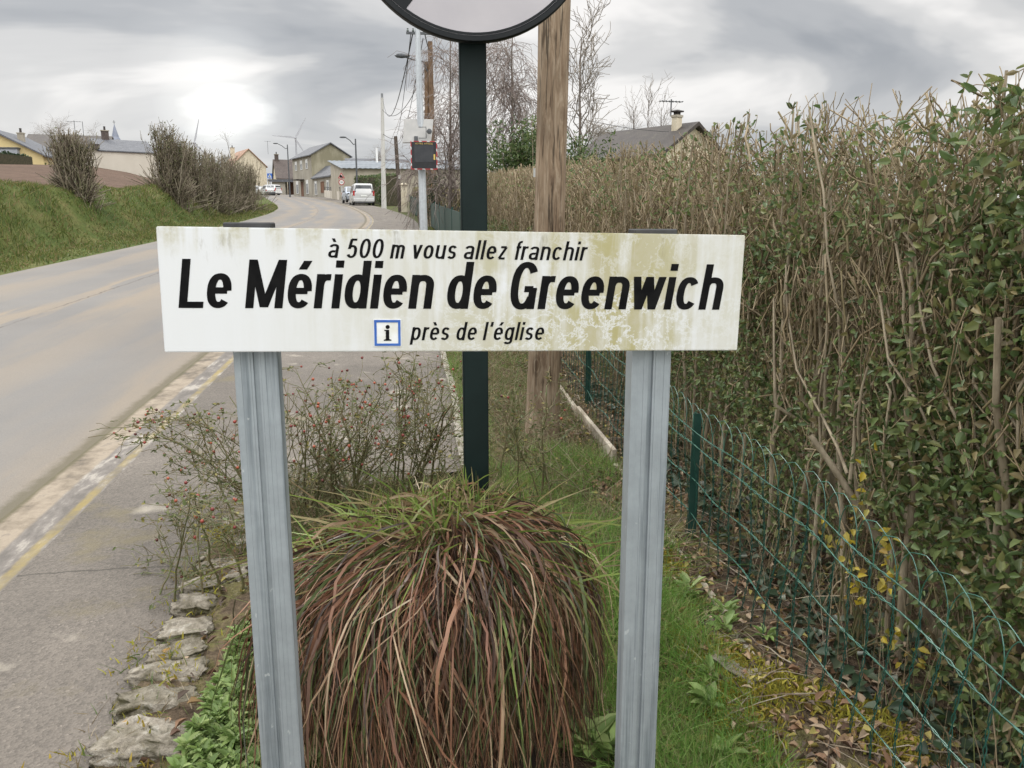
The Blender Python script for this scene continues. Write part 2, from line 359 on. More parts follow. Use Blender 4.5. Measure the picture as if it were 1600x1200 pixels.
# land sheets share their edges
sheet('ground', [-8, 0, .4, 1.0, 1.6, 2.3, 2.8, 3.3, 4, 6, 12, 30, 80, 300, 2500], 'R', M_STRIP, dz=-.012, zf=lambda x, y: zr(y))
sheet('grass_bank', [-.02, .3, .7, 1.1, 1.4, 1.6, 1.8, 2.0, 2.2, 2.4, 2.6, 2.8, 3.0, 3.2, 3.4, 3.7, 4.1, 4.6], 'L', M_GRASSG)
sheet('ploughed_field', [4.6, 5.2, 6, 7, 8.5, 10, 12, 15, 19, 24, 32, 45, 70, 120, 250, 600, 2500], 'L', field_mat())
_ry_ = YS[YS <= 240]
def road_sheet():
    n = 13; ys = _ry_; f = np.linspace(0, 1, n); X = np.array([Lx(y)*(1-f)+Rx(y)*f for y in ys]); Y = np.repeat(ys[:, None], n, 1)
    Z = zr(Y)+.004+.03*(1-(2*f-1)**2)[None]; V = np.stack([X, Y, Z], -1).reshape(-1, 3)
    i = np.arange(len(ys)-1)[:, None]*n+np.arange(n-1)[None]; F = np.stack([i, i+1, i+n+1, i+n], -1).reshape(-1, 4)
    uv = np.stack([np.repeat(f[None], len(ys), 0), Y], -1).reshape(-1, 2); tag(mknp('road', V, F, road_mat(), smooth=True, uv=uv), kind='structure')
road_sheet()
sheet('gutter', [0, .06, .12, .18, .24, .30, .37], 'R', kerb_mat(), ys=_ry_, zf=lambda x, y: zr(y)+.008)
def pavement():
    V, F, m = [], [], pave_mat(); ys = np.unique(np.concatenate([np.arange(-2, 8, .1), _ry_[_ry_ >= 8]]))
    n = 9
    for y in ys:
        w = .28-Rx(20)+Rx(y)
        if y > 66: w = Rx(y)+2.3
        x1 = np.interp(y, [-2, 3.75, 4.15, 4.4], [-.93, -.93, -.55, .28]) if y < 4.4 else min(.28, w) if y < 45 else w
        for f in np.linspace(0, 1, n):
            x = (Rx(y)+.37)*(1-f)+x1*f; V.append((x, y, float(zr(y))+.022+.012*math.sin(f*3.1)))
    i = np.arange(len(ys)-1)[:, None]*n+np.arange(n-1)[None]
    tag(mknp('pavement', V, np.stack([i, i+1, i+n+1, i+n], -1).reshape(-1, 4), m, smooth=True), kind='structure')
pavement()
def bed_z(x, y):
    return zr(y)+.035+.03*np.sin(x*5+1)*np.sin(y*4)+.02*np.sin(x*11+y*7)+.035*ss((np.asarray(x)-.85)/.2)
def near_bed():
    xs = np.linspace(-1.0, 3.2, 85); ys = np.linspace(.2, 9, 150); X, Y = np.meshgrid(xs, ys); Z = bed_z(X, Y)
    Z = np.where((X < .3) & (Y > 3.75+.25*(X+.9)+.12), zr(Y)-.02, Z)
    Z = np.where(X < -.91, zr(Y)+.002, Z)
    V = np.stack([X, Y, Z], -1).reshape(-1, 3); n = len(xs); i = np.arange(len(ys)-1)[:, None]*n+np.arange(n-1)[None]
    tag(mknp('flower_bed', V, np.stack([i, i+1, i+n+1, i+n], -1).reshape(-1, 4), M_SOIL, smooth=True), kind='structure')
near_bed()
# ------------------------------------------------------------------ the white information sign
def stained_panel_mat():
    m, nt, b = node_mat('stained white enamel'); v = ncoord(nt, 'Object'); x, y, z = sep(nt, v)
    big = nnoise(nt, ncoord(nt, 'Object', (1, 1, .8)), 5, 6, .65, .6); streak = nnoise(nt, ncoord(nt, 'Object', (1, 1, .07)), 34, 5, .6)
    fine = nnoise(nt, v, 60, 5, .7); patch = nnoise(nt, ncoord(nt, 'Object', loc=(3, 1, 2)), 13, 8, .74, .35)
    right = nramp(nt, nmath(nt, 'ADD', x, .55), [(.12, 0.03), (.36, .28), (.62, .75), (.86, 1.0), (1.0, .72), (1.08, .45)])
    d = nmath(nt, 'ADD', nmath(nt, 'MULTIPLY', big, .55), nmath(nt, 'MULTIPLY', streak, .55))
    d = nmath(nt, 'MULTIPLY', nramp(nt, d, [(.42, 0.0), (.60, 1.0)]), right)
    top = nmath(nt, 'MULTIPLY', nramp(nt, z, [(.055, 0.0), (.113, 1.0)]), nramp(nt, streak, [(.42, 0.0), (.58, .8)]))
    d = nmath(nt, 'MAXIMUM', d, nmath(nt, 'MULTIPLY', top, nramp(nt, fine, [(.35, .3), (.6, 1.0)])))
    bare = nramp(nt, patch, [(.485, 1.0), (.50, .25), (.515, .12), (.53, .9), (.56, 1.0)])     # dried, flaked-off veins
    low = nramp(nt, z, [(-.11, 1.0), (.02, .45)])
    d = nmath(nt, 'MULTIPLY', d, nmix(nt, nmath(nt, 'MULTIPLY', right, low), (1., 1., 1.), bare))
    col = nmix(nt, nramp(nt, patch, [(.3, 0.0), (.6, 1.0)]), (.40, .37, .25), (.33, .295, .11))
    c = nmix(nt, nmath(nt, 'MULTIPLY', d, .95), (.635, .65, .655), col)
    dark = nmath(nt, 'MULTIPLY', nramp(nt, nnoise(nt, ncoord(nt, 'Object', (1, 1, .3)), 22, 5, .7), [(.60, 0.0), (.70, .6)]), nramp(nt, z, [(.03, 0.0), (.112, 1.0)]))
    c = nmix(nt, dark, c, (.16, .14, .07)); lk(nt, c, b.inputs['Base Color']); b.inputs['Roughness'].default_value = .38; return m
def galv_mat(name, a, b2, streak=40, rough=.5, metal=.35, dark_z=0):
    m, nt, b = node_mat(name); v = ncoord(nt, 'Object', (1, 1, .03)); n = nnoise(nt, v, streak, 5, .65); n2 = nnoise(nt, ncoord(nt, 'Object'), 18, 5, .7)
    c = nramp(nt, n, [(.33, a), (.5, b2)]); c = nmix(nt, .5, c, nramp(nt, n2, [(.3, .7), (.7, 1.1)]), 'MULTIPLY')
    sp = nnoise(nt, ncoord(nt, 'Object', (1, 1, .5)), 90, 2, .5); c = nmix(nt, nramp(nt, sp, [(.72, 0.0), (.76, .5)]), c, (.55, .58, .58))
    if dark_z:
        z = sep(nt, ncoord(nt, 'Object'))[2]
        st = nmath(nt, 'MULTIPLY', nramp(nt, z, [(dark_z-.16, 0.0), (dark_z, 1.0)]), nramp(nt, n2, [(.4, .2), (.55, .95)])); c = nmix(nt, st, c, (.05, .05, .03))  # patchy darker tone, growing towards the top of the post
    lk(nt, c, b.inputs['Base Color']); b.inputs['Metallic'].default_value = metal; b.inputs['Roughness'].default_value = rough; return m
M_INK = mat('black vinyl lettering', (.004, .004, .0045), (.009, .009, .009), 30, .6, spec=.06)
M_BLUE = mat('blue vinyl', (.02, .09, .36), (.04, .13, .42), 30, .45)
M_WHITE = mat('white vinyl', (.72, .74, .74), (.62, .62, .55), 40, .45)
M_CAP = mat('black plastic cap', (.02, .02, .022), (.045, .045, .045), 20, .55)

# lettering drawn stroke by stroke: a flat broad pen run along arcs and stems (capital height 1, x-height .72)
def _glyphs():
    X = .715; G = {}
    def arc(cx, cy, rx, ry, a0, a1, n=22, e=2.35):
        out = []
        for k in range(n+1):
            a = R(a0+(a1-a0)*k/n); c, s = math.cos(a), math.sin(a); out.append((cx+rx*math.copysign(abs(c)**(2/e), c), cy+ry*math.copysign(abs(s)**(2/e), s)))
        return out
    hx = .178; rx = hx; cy = X/2; ry = X/2-.065; st = .10            # bowl half width, pen half widths below
    def bowl(cx): return arc(cx, cy, rx, ry, 0, 360, 40)
    w = 2*hx
    acute = [(.20, X+.09), (.30, X+.27)]; grave = [(.05, X+.27), (.16, X+.09)]
    e = [[(.0, cy+.005), (w, cy+.005)], arc(hx, cy, rx, ry, 0, 318, 36)]
    G['e'] = (e, w); G['é'] = (e+[acute], w); G['è'] = (e+[grave], w)
    G['o'] = ([bowl(hx)], w); G['c'] = ([arc(hx, cy, rx, ry, 38, 322, 34)], w)
    a_ = [arc(hx, X-.065-.14, rx, .14, 165, 0, 16)+[(w, 0)], arc(hx-.01, .20, rx*.92, .135, 55, 330, 26), [(hx+.06, .33), (w, .40)]]
    G['a'] = (a_, w); G['à'] = (a_+[[(.06, X+.27), (.17, X+.09)]], w)
    n_ = [[(0, 0), (0, X)], arc(hx, X-.24, rx, .175, 172, 0, 18)+[(w, 0)]]
    G['n'] = (n_, w); G['h'] = ([[(0, 0), (0, 1.0)], n_[1]], w); G['r'] = ([[(0, 0), (0, X)], arc(.17, X-.26, .17, .195, 178, 92, 10)+[(.235, X-.066)]], .135)
    G['m'] = ([[(0, 0), (0, X)], arc(.135, X-.22, .135, .155, 172, 0, 16)+[(.27, 0)], arc(.405, X-.22, .135, .155, 172, 0, 16)+[(.54, 0)]], .54)
    G['u'] = ([[(0, X)]+arc(hx, .24, rx, .175, 180, 352, 18), [(w, X), (w, 0)]], w)
    G['i'] = ([[(0, 0), (0, X)], [(0, .85), (0, 1.0)]], 0); G['l'] = ([[(0, 0), (0, 1.0)]], 0)
    G['d'] = ([bowl(hx), [(w, 0), (w, 1.0)]], w); G['p'] = ([bowl(hx), [(0, X), (0, -.24)]], w)
    G['g'] = ([bowl(hx), [(w, X), (w, -.02)]+arc(hx, -.04, rx, .125, -2, -155, 16)], w)
    G['v'] = ([[(-.02, X), (.155, 0)], [(.33, X), (.155, 0)]], .31); G['w'] = ([[(-.02, X), (.13, .0)], [(.30, X), (.13, 0)], [(.30, X), (.47, 0)], [(.62, X), (.47, 0)]], .60)
    G['z'] = ([[(.0, X-.065), (.30, X-.065)], [(.29, X-.08), (.01, .08)], [(0, .065), (.31, .065)]], .30)
    G['s'] = ([arc(.15, X-.065-.145, .145, .145, 25, 255, 22, 2.2)+arc(.15, .205, .15, .14, 78, -155, 22, 2.2)], .30)
    G['f'] = ([[(.06, 0), (.06, .80)]+arc(.20, .80, .14, .135, 180, 95, 8)+[(.23, .935)], [(-.04, X-.06), (.21, X-.06)]], .09)
    G['L'] = ([[(0, 0), (0, 1)], [(0, .065), (.45, .065)]], .33); G['M'] = ([[(0, 0), (0, 1)], [(0, 1), (.33, .02)], [(.66, 1), (.33, .02)], [(.66, 0), (.66, 1)]], .66)
    G['G'] = ([arc(.225, .5, .225, .445, 36, 330, 40), [(.24, .43), (.45, .43)], [(.45, .46), (.45, 0)]], .45)
    G['5'] = ([[(.36, .935), (.075, .935)], [(.09, .96), (.035, .46)], arc(.185, .335, .185, .275, 140, -150, 30)], .37)
    G['0'] = ([arc(.195, .5, .195, .44, 0, 360, 44, 2.2)], .39); G['3'] = ([arc(.18, .72, .17, .215, 150, -80, 22), arc(.18, .29, .19, .23, 80, -150, 26)], .37)
    G["'"] = ([[(.02, 1.0), (.0, .74)]], .02); G[' '] = ([], .17)
    return G
GLYPHS = _glyphs()
def put_line(name, s, m, parent, x0, x1, zb, cap, y=-.0006, shear=.17, pen=(.093, .066), gap=.085):
    """a line of writing in the XZ plane from x0 to x1, capitals `cap` tall on zb"""
    V, F = [], []; x = 0.0; ly = 0
    for ch in s:
        st, w = GLYPHS[ch]
        for path in st:
            P = np.array(path, float); closed = np.allclose(P[0], P[-1]) and len(P) > 5
            T = np.gradient(P, axis=0)
            if closed: T[0] = T[-1] = P[1]-P[-2]
            T = unit(T); Nn = np.stack([-T[:, 1]*pen[0], T[:, 0]*pen[1]], -1)
            if len(P) == 2 and abs(T[0, 0]) > .08 and abs(T[0, 1]) > .3: Nn = np.tile(np.array([-pen[0]*1.02*np.sign(T[0, 1]), 0.]), (2, 1))   # slanted stems keep level ends
            o = len(V); ly += 1
            for p, q in zip(P, Nn):
                for sg in (1, -1): u = p+q*sg; V.append((x+pen[0]+u[0]+shear*u[1], ly*2e-6, u[1]))
            F += [[o+2*i, o+2*i+1, o+2*i+3, o+2*i+2] for i in range(len(P)-1)]
        x += w+2*pen[0]+gap if ch != ' ' else w+gap
    V = np.array(V); a, b = V[:, 0].min(), V[:, 0].max(); V[:, 0] = x0+(V[:, 0]-a)/(b-a)*(x1-x0); V[:, 2] = zb+V[:, 2]*cap; V[:, 1] = y-V[:, 1]
    return mknp(name, V, np.array(F), m, parent)

SY = 1.5
def text_mesh(s, shear, bold, spacing=1.0):
    cu = bpy.data.curves.new('t', 'FONT'); cu.body = s; cu.size = 1; cu.shear = shear; cu.offset = bold; cu.space_character = spacing; cu.resolution_u = 6
    cu.fill_mode = 'FRONT'; o = bpy.data.objects.new('t', cu); COL.objects.link(o); bpy.context.view_layer.update()
    me = bpy.data.meshes.new_from_object(o.evaluated_get(bpy.context.evaluated_depsgraph_get())); bpy.data.objects.remove(o); bpy.data.curves.remove(cu)
    me.materials.clear(); V = np.zeros(len(me.vertices)*3, np.float32); me.vertices.foreach_get('co', V); return me, V.reshape(-1, 3)
def put_text(name, s, m, parent, x0, x1, zb, cap, y=-.0008, shear=.22, bold=.0, spacing=1.0, ref=None):
    """one line of writing standing in the XZ plane, fitted to x0..x1, its capitals `cap` tall on base line zb"""
    me, V = text_mesh(s, shear, bold, spacing); _, Vr = text_mesh(ref or 'L', 0, bold)
    h = Vr[:, 1].max(); a = V[:, 0].min(); b = V[:, 0].max()
    W = np.stack([x0+(V[:, 0]-a)/(b-a)*(x1-x0), np.full(len(V), y), zb+V[:, 1]/h*cap], -1)
    me.vertices.foreach_set('co', W.astype(np.float32).ravel()); me.update(); me.materials.append(m); me.name = name
    return link(name, me, parent)

def info_sign():
    TL, BL, TR, BR = pt(243, 354, SY), pt(257, 550, SY), pt(1165, 367, SY), pt(1152, 548, SY)
    c = (TL+BL+TR+BR)/4; W = ((TR-TL)[0]+(BR-BL)[0])/2; H = ((TL-BL)[2]+(TR-BR)[2])/2
    roll = math.atan2((TR-TL)[2]+(BR-BL)[2], (TR-TL)[0]+(BR-BL)[0])
    gz = float(zr(SY+.06))+.02
    root = thing('information_sign', (c[0], SY, gz), 'wide stained white board about the Greenwich meridian on two grey posts', 'sign')
    hub = bpy.data.objects.new('hub', None)
    Mr = Matrix.Translation((0, 0, c[2]-gz)) @ Matrix.Rotation(-roll, 4, 'Y')
    def L(px, py):
        P = pt(px, py, SY)-c; cs, sn = math.cos(roll), math.sin(roll); return (P[0]*cs+P[2]*sn, -P[0]*sn+P[2]*cs)
    panel = MB().box((0, .0145, 0), (W, .029, H)).build('panel', stained_panel_mat(), root, bevel=.0016, seg=2); panel.matrix_local = Mr
    def line(name, s, p0, p1, cap_px, **k):
        a = L(*p0); b = L(*p1); return put_line(name, s, M_INK, panel, a[0], b[0], (a[1]+b[1])/2, cap_px/FPX*1.5, **k)
    line('lettering', 'à 500 m vous allez franchir', (513, 405), (918, 405), 29.5, shear=.20, pen=(.075, .055), gap=.13)
    line('lettering', 'Le Méridien de Greenwich', (279, 481), (1128, 484), 73, shear=.15)
    line('lettering', "près de l'église", (640, 531), (850, 532), 29, shear=.20, pen=(.075, .055), gap=.13)
    # the framed information symbol
    x0, z0 = L(584, 541); x1, z1 = L(627, 499); cx, cz = (x0+x1)/2, (z0+z1)/2; s = (x1-x0)/2
    sym = MB().box((cx, -.0006, cz), (2*s, .0012, 2*s)).build('information_symbol', M_WHITE, panel)
    fr = MB(); e = s*.94; w = s*.17
    for q in (((cx, -.0016, cz+e-w/2), (2*e, .0012, w)), ((cx, -.0016, cz-e+w/2), (2*e, .0012, w)), ((cx-e+w/2, -.0016, cz), (w, .0012, 2*e-2*w)), ((cx+e-w/2, -.0016, cz), (w, .0012, 2*e-2*w))): fr.box(*q)
    fr.build('blue_frame', M_BLUE, sym)
    i = MB(); k = s*.62
    i.lathe([(k*.24, -.0019), (k*.24, -.0013)], 20, (cx+k*.03, 0, cz+k*.70), 'y')
    i.prism([(cx-k*.36, cz+k*.36), (cx+k*.2, cz+k*.36), (cx+k*.2, cz-k*.72), (cx+k*.44, cz-k*.80), (cx+k*.44, cz-k*.92), (cx-k*.44, cz-k*.92), (cx-k*.44, cz-k*.80), (cx-k*.2, cz-k*.72), (cx-k*.2, cz+k*.24), (cx-k*.36, cz+k*.22)], -.0019, -.0013, 'y')
    i.build('letter_i', M_INK, sym)
    M_P = galv_mat('galvanised steel', (.15, .178, .196), (.315, .35, .37), dark_z=c[2]-gz-.11)
    for px in (398.7, 1018.5):
        X = pt(px, 552, SY+.03)[0]-c[0]; y0 = .030; w = .040
        prof = [(-w, 0), (-w+.003, -.0006), (-w+.012, 0), (-w+.0125, .0009), (-w+.0245, .0009), (-w+.025, 0), (-.0105, 0), (-.0098, .0012), (-.0055, .0012), (-.0045, .0075), (.0035, .0075), (.0045, .0012), (.0085, .0012), (.0092, 0),
                (.017, 0), (.0175, .0010), (.0262, .0010), (.0267, 0), (w-.003, -.0006), (w, 0), (w, .045), (w-.012, .045), (w-.012, .041), (w-.003, .041), (w-.003, .004), (-w+.003, .004+.008), (-w+.003, .041), (-w+.012, .041), (-w+.012, .045), (-w, .045)]
        prof = [(X+u, y0+v+.0006) for u, v in prof]; zt = c[2]-gz+H/2+(.0035 if px < 600 else -.009)
        post = MB().prism(prof, -.3, zt, 'z').build('post', M_P, root)
        MB().box((X, y0+.024, zt+.006), (.084, .053, .012)).build('post_cap', M_CAP, post, bevel=.002)
        b = MB()
        for sx in (-.02, .02): b.lathe([(.006, y0+.047), (.006, y0+.055)], 6, (X+sx, 0, c[2]-gz), 'y')
        b.box((X, y0+.046, c[2]-gz), (.09, .004, .035)).build('clamp', M_P, post)
info_sign()

# ------------------------------------------------------------------ round end-of-restriction sign
def disc_sign():
    Y = 2.35; P = pt(739.5, 66, Y); Rr = 178/FPX*2.43; base = pt(737, 790, Y+.09); gz = float(zr(Y))
    X = pt(739.5, 250, Y+.09)[0]
    root = thing('round_sign', (X, Y+.09, gz), 'round white road sign with black rim and diagonal band on a dark green pole', 'road sign')
    cz = P[2]+Rr-gz
    M_D = mat('dark green coated steel', (.004, .011, .010), (.006, .015, .014), 8, .5, bump=.05, bscale=60, bdist=.002, spec=.22)
    M_R = mat('black sign casing', (.004, .006, .007), (.008, .010, .011), 12, .5, spec=.25)
    M_F = mat('greyish retroreflective white', (.38, .362, .378), (.42, .40, .412), 6, .5)
    pole = MB().box((0, 0, (cz+.15-.3)/2), (.078, .04, cz+.45)).build('pole', M_D, root, bevel=.004, seg=2)
    dx = P[0]-X
    MB().lathe([(Rr*.993, -.062), (Rr, -.068), (Rr, -.092), (Rr*.992, -.097), (Rr*.96, -.097), (Rr*.95, -.090), (Rr*.945, -.0895), (Rr*.945, -.062)], 96, (dx, 0, cz), 'y').build('rim', M_R, root, smooth=True)
    MB().lathe([(Rr*.95, -.088), (Rr*.95, -.0905)], 96, (dx, 0, cz), 'y').build('sign_face', M_F, root)
    r2 = Rr*.948; band = MB(); 
    n = 96; ring = []
    vs = []; fs = []
    for k in range(n):
        a = 2*math.pi*k/n; vs += [(dx+r2*math.cos(a), -.0918, cz+r2*math.sin(a)), (dx+r2*.978*math.cos(a), -.0918, cz+r2*.978*math.sin(a))]
    for k in range(n): fs.append([2*k, 2*((k+1) % n), 2*((k+1) % n)+1, 2*k+1])
    MB().add(vs, fs).build('black_border', M_R, root)
    th = R(51); d = np.array([math.cos(th), math.sin(th)]); nn = np.array([-d[1], d[0]])
    px2m = 2.43/FPX; o1, o2 = -13*px2m, 62*px2m; L = r2*.990
    a1, a2 = math.asin(o1/L), math.asin(o2/L); arc_ = [a1+(a2-a1)*k/8 for k in range(9)]; pl = [(d*math.cos(a)+nn*math.sin(a))*L for a in arc_]+[(-d*math.cos(a)+nn*math.sin(a))*L for a in arc_[::-1]]
    MB().prism([(dx+p[0], cz+p[1]) for p in pl], -.0916, -.0908, 'y').build('diagonal_band', M_R, root)
    for q in (-.16, .16): MB().box((0, -.04, cz+q), (.10, .044, .03)).build('bracket', M_D, root)
disc_sign()

# ------------------------------------------------------------------ timber pole beside the fence
def wood_mat(name, a, b_, c_, knots=True, grain=1.0):
    m, nt, b = node_mat(name); v = ncoord(nt, 'Object', (1, 1, .11))
    n = nnoise(nt, v, 24*grain, 7, .7, 1.8); n2 = nnoise(nt, ncoord(nt, 'Object', (1, 1, .05)), 60*grain, 4, .6); big = nnoise(nt, ncoord(nt, 'Object', (1, 1, .4)), 3.2, 4, .6, 1.0)
    c = nramp(nt, n, [(.34, a), (.5, b_), (.64, c_)]); c = nmix(nt, .75, c, nramp(nt, big, [(.32, .5), (.66, 1.2)]), 'MULTIPLY')
    ck = nramp(nt, n2, [(.36, .12), (.44, 1.0)]); c = nmix(nt, .8, c, ck, 'MULTIPLY')
    h = n2
    if knots:
        vo = nt.nodes.new('ShaderNodeTexVoronoi'); vo.inputs['Scale'].default_value = 6.5; lk(nt, ncoord(nt, 'Object', (1, 1, .45)), vo.inputs[0])
        ringn = nmath(nt, 'SINE', nmath(nt, 'MULTIPLY', vo.outputs['Distance'], 60.0))
        k = nmath(nt, 'MULTIPLY', nramp(nt, vo.outputs['Distance'], [(.10, 1.0), (.30, 0.0)]), nramp(nt, ringn, [(.3, .9), (.7, .1)]))
        c = nmix(nt, nmath(nt, 'MULTIPLY', k, .65), c, (.05, .028, .014)); 
    lk(nt, c, b.inputs['Base Color']); b.inputs['Roughness'].default_value = .85; b.inputs['Specular IOR Level'].default_value = .2; nbump(nt, b, h, .9, .008); return m
M_WOOD = wood_mat('weathered pine', (.15, .10, .065), (.245, .18, .12), (.34, .27, .195))
def timber_pole():
    b = gp(846, 694); root = thing('utility_pole', (b[0], b[1], b[2]), 'thick weathered timber pole standing in grass beside the wire fence', 'pole')
    lean = np.array([.022, .0, 1.0]); zs = np.linspace(-.3, 8, 60); n = 40; V = []
    for z in zs:
        r = .100-.0032*z+.022*math.exp(-max(z, 0)/.12)*(1 if z > -.2 else 1)+.004*math.sin(z*2.1+1)
        for k in range(n):
            a = 2*math.pi*k/n; rr = r*(1+.03*math.sin(3*a+z*.6)+.018*math.sin(7*a+z*.3)-.05*max(0, math.cos(a+1.9))**40)
            V.append((rr*math.cos(a)+lean[0]*z+.008*math.sin(z*1.3), rr*math.sin(a), z))
    i = np.arange(len(zs)-1)[:, None]*n; j = np.arange(n)[None]; F = np.stack([i+j, i+(j+1) % n, i+n+(j+1) % n, i+n+j], -1).reshape(-1, 4)
    mknp('shaft', V, F, M_WOOD, root, smooth=True)
    MB().box((-.088+.02, -.085, 1.68), (.012, .006, .05)).build('metal_tag', mat('tin tag', (.5, .5, .48), (.35, .35, .33), 30, .4, .6), root)
timber_pole()

# ------------------------------------------------------------------ drooping tussock in front of the dark pole
M_BLADE = leaf_mat('dead and green sedge', [(.22, .11, .065), (.30, .16, .095), (.13, .07, .045), (.34, .23, .14), (.075, .10, .035), (.21, .10, .06), (.06, .036, .025), (.11, .14, .05), (.42, .31, .20), (.16, .08, .05), (.05, .055, .024), (.28, .145, .085), (.045, .028, .02), (.09, .05, .034)], .4, .12)  # darkest tones lowered to paint the shade in the gaps
M_GREENB = leaf_mat('fresh sedge', [(0.140, 0.210, 0.039), (0.210, 0.280, 0.063), (0.098, 0.154, 0.035), (0.280, 0.336, 0.098), (0.168, 0.182, 0.049), (0.224, 0.161, 0.084), (0.336, 0.280, 0.140)], .4, .3)
def tussock():
    cx, cy = .075, 2.15; g = float(bed_z(cx, cy)); root = thing('sedge_tussock', (cx, cy, g), 'big brown drooping sedge tussock with green tips at the dark pole foot', 'grass clump')
    N_ = 13000; K = 11; nt_ = 520; ta = np.where(RNG.random(nt_) < .45, RNG.normal(-np.pi/2, .95, nt_), RNG.uniform(0, 2*np.pi, nt_)); tr = .27*np.sqrt(RNG.random(nt_)); tf = RNG.uniform(.34, .47, nt_); tl = RNG.uniform(.6, 1.05, nt_); tw = RNG.normal(0, .16, nt_); tx = RNG.integers(0, nt_, N_)
    t = np.linspace(0, 1, K); a = ta[tx]+RNG.normal(0, .13, N_); r0 = np.clip(tr[tx]+RNG.normal(0, .03, N_), 0, .31); rf = np.maximum(tf[tx]*(1+RNG.normal(0, .07, N_)), r0+.05)
    ca, sa = np.cos(a), np.sin(a); rf = rf*np.where(ca < -.45, RNG.uniform(1.0, 1.28, N_), 1)*np.where(ca > .5, .93, 1)*np.where(sa > .3, .85, 1)
    top = .60-1.1*r0**2+RNG.normal(0, .03, N_)-.05*np.clip(-ca, 0, 1); Lf = tl[tx]*RNG.uniform(.55, 1.05, N_); P = np.zeros((N_, K, 3)); lat = tw[tx]+RNG.normal(0, .15, N_); up_ = RNG.uniform(.02, .11, N_)
    wv = RNG.normal(0, .019, N_); ph = RNG.uniform(0, 6.3, N_)
    for k, tt in enumerate(t):
        s = tt*Lf; rad = r0+(rf-r0)*(1-np.exp(-3.6*s))/(1-math.exp(-3.6)); zz = top+up_*np.sin(np.minimum(s*4.2, np.pi))-(top-.01)*np.clip((s-.06)/.94, 0, 1.05)**1.18; aa = a+lat*s*1.6
        P[:, k, 0] = rad*np.cos(aa)+wv*np.sin(5*s+ph)+RNG.normal(0, .0025, N_); P[:, k, 1] = rad*np.sin(aa)+wv*np.cos(4*s+ph); P[:, k, 2] = np.maximum(zz+RNG.normal(0, .003, N_), .012)
    W = RNG.uniform(.0020, .0052, N_)[:, None]*np.interp(t, [0, .1, .7, 1], [.6, 1, .85, .15])[None]*np.where(RNG.random(N_) < .25, 1.9, 1.0)[:, None]
    blades('dry_blades', P, W, M_BLADE, root)
    # inner mat of old growth, its colour darkened to paint shade between blades
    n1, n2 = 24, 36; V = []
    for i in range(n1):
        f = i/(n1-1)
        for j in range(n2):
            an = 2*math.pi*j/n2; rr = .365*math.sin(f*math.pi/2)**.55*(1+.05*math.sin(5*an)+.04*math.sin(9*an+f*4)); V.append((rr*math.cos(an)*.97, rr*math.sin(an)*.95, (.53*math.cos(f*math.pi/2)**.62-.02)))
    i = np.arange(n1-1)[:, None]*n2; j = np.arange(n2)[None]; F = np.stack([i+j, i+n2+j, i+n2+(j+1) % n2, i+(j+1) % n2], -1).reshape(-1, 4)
    mknp('inner_mat', V, F, mat('matted dead sedge in shade', (.018, .012, .008), (.05, .03, .018), 30, .95, bump=.8, bscale=70, bdist=.02, stretch=(1, 1, .15)), root, smooth=True)
    # upright green growth on the crown
    n = 2100; b = np.zeros((n, 3)); nt2 = 130; ka = RNG.uniform(0, 2*np.pi, nt2); kr = np.sqrt(RNG.random(nt2))*.36; kk = RNG.integers(0, nt2, n); b[:, 0] = kr[kk]*np.cos(ka[kk])*1.15+RNG.normal(0, .018, n); b[:, 1] = kr[kk]*np.sin(ka[kk])*.85+.07+RNG.normal(0, .018, n); rr = np.hypot(b[:, 0], b[:, 1]); b[:, 2] = .56-1.0*rr**2-RNG.uniform(0, .04, n)
    h = RNG.uniform(.10, .30, n)*(1-.5*rr); Pg = grass_paths(b, h, .9, 7, 1.8); tt = np.linspace(0, 1, 7); Pg[..., 2] -= (np.clip(tt-.45, 0, 1)**2)[None]*(RNG.uniform(0, 2.6, n)*h)[:, None]
    blades('green_shoots', Pg, RNG.uniform(.0045, .0095, n)[:, None]*np.array([.8, 1, 1, .95, .8, .5, .1])[None], M_GREENB, root)
    # a few long fresh blades bending over the front
    n = 260; a = RNG.normal(-np.pi/2, 1.0, n); Lf = RNG.uniform(.12, .4, n); P = np.zeros((n, 8, 3)); r1 = RNG.uniform(.12, .34, n); z1 = .62-1.1*r1**2
    for k, tt in enumerate(np.linspace(0, 1, 8)):
        P[:, k, 0] = (r1+Lf*.62*tt)*np.cos(a); P[:, k, 1] = (r1+Lf*.62*tt)*np.sin(a); P[:, k, 2] = z1+.06*np.sin(tt*2.6)-Lf*.8*tt**2
    blades('green_shoots', P, RNG.uniform(.004, .008, n)[:, None]*np.array([.7, 1, 1, 1, .9, .8, .5, .1])[None], M_GREENB, root)
    # pale dry stalks lying about on top
    n = 90; b = np.zeros((n, 3)); b[:, 0] = RNG.uniform(-.4, .45, n); b[:, 1] = RNG.uniform(-.2, .3, n); b[:, 2] = .60-.8*np.hypot(b[:, 0], b[:, 1])**1.5; Pd = grass_paths(b, RNG.uniform(.06, .17, n), 1.4, 5, 1.3)
    blades('dry_stalks', Pd, RNG.uniform(.003, .006, n)[:, None]*np.array([1, 1, .9, .7, .3])[None], leaf_mat('straw', [(.34, .26, .17), (.42, .34, .24), (.26, .17, .11)], .5, .1), root)
tussock()

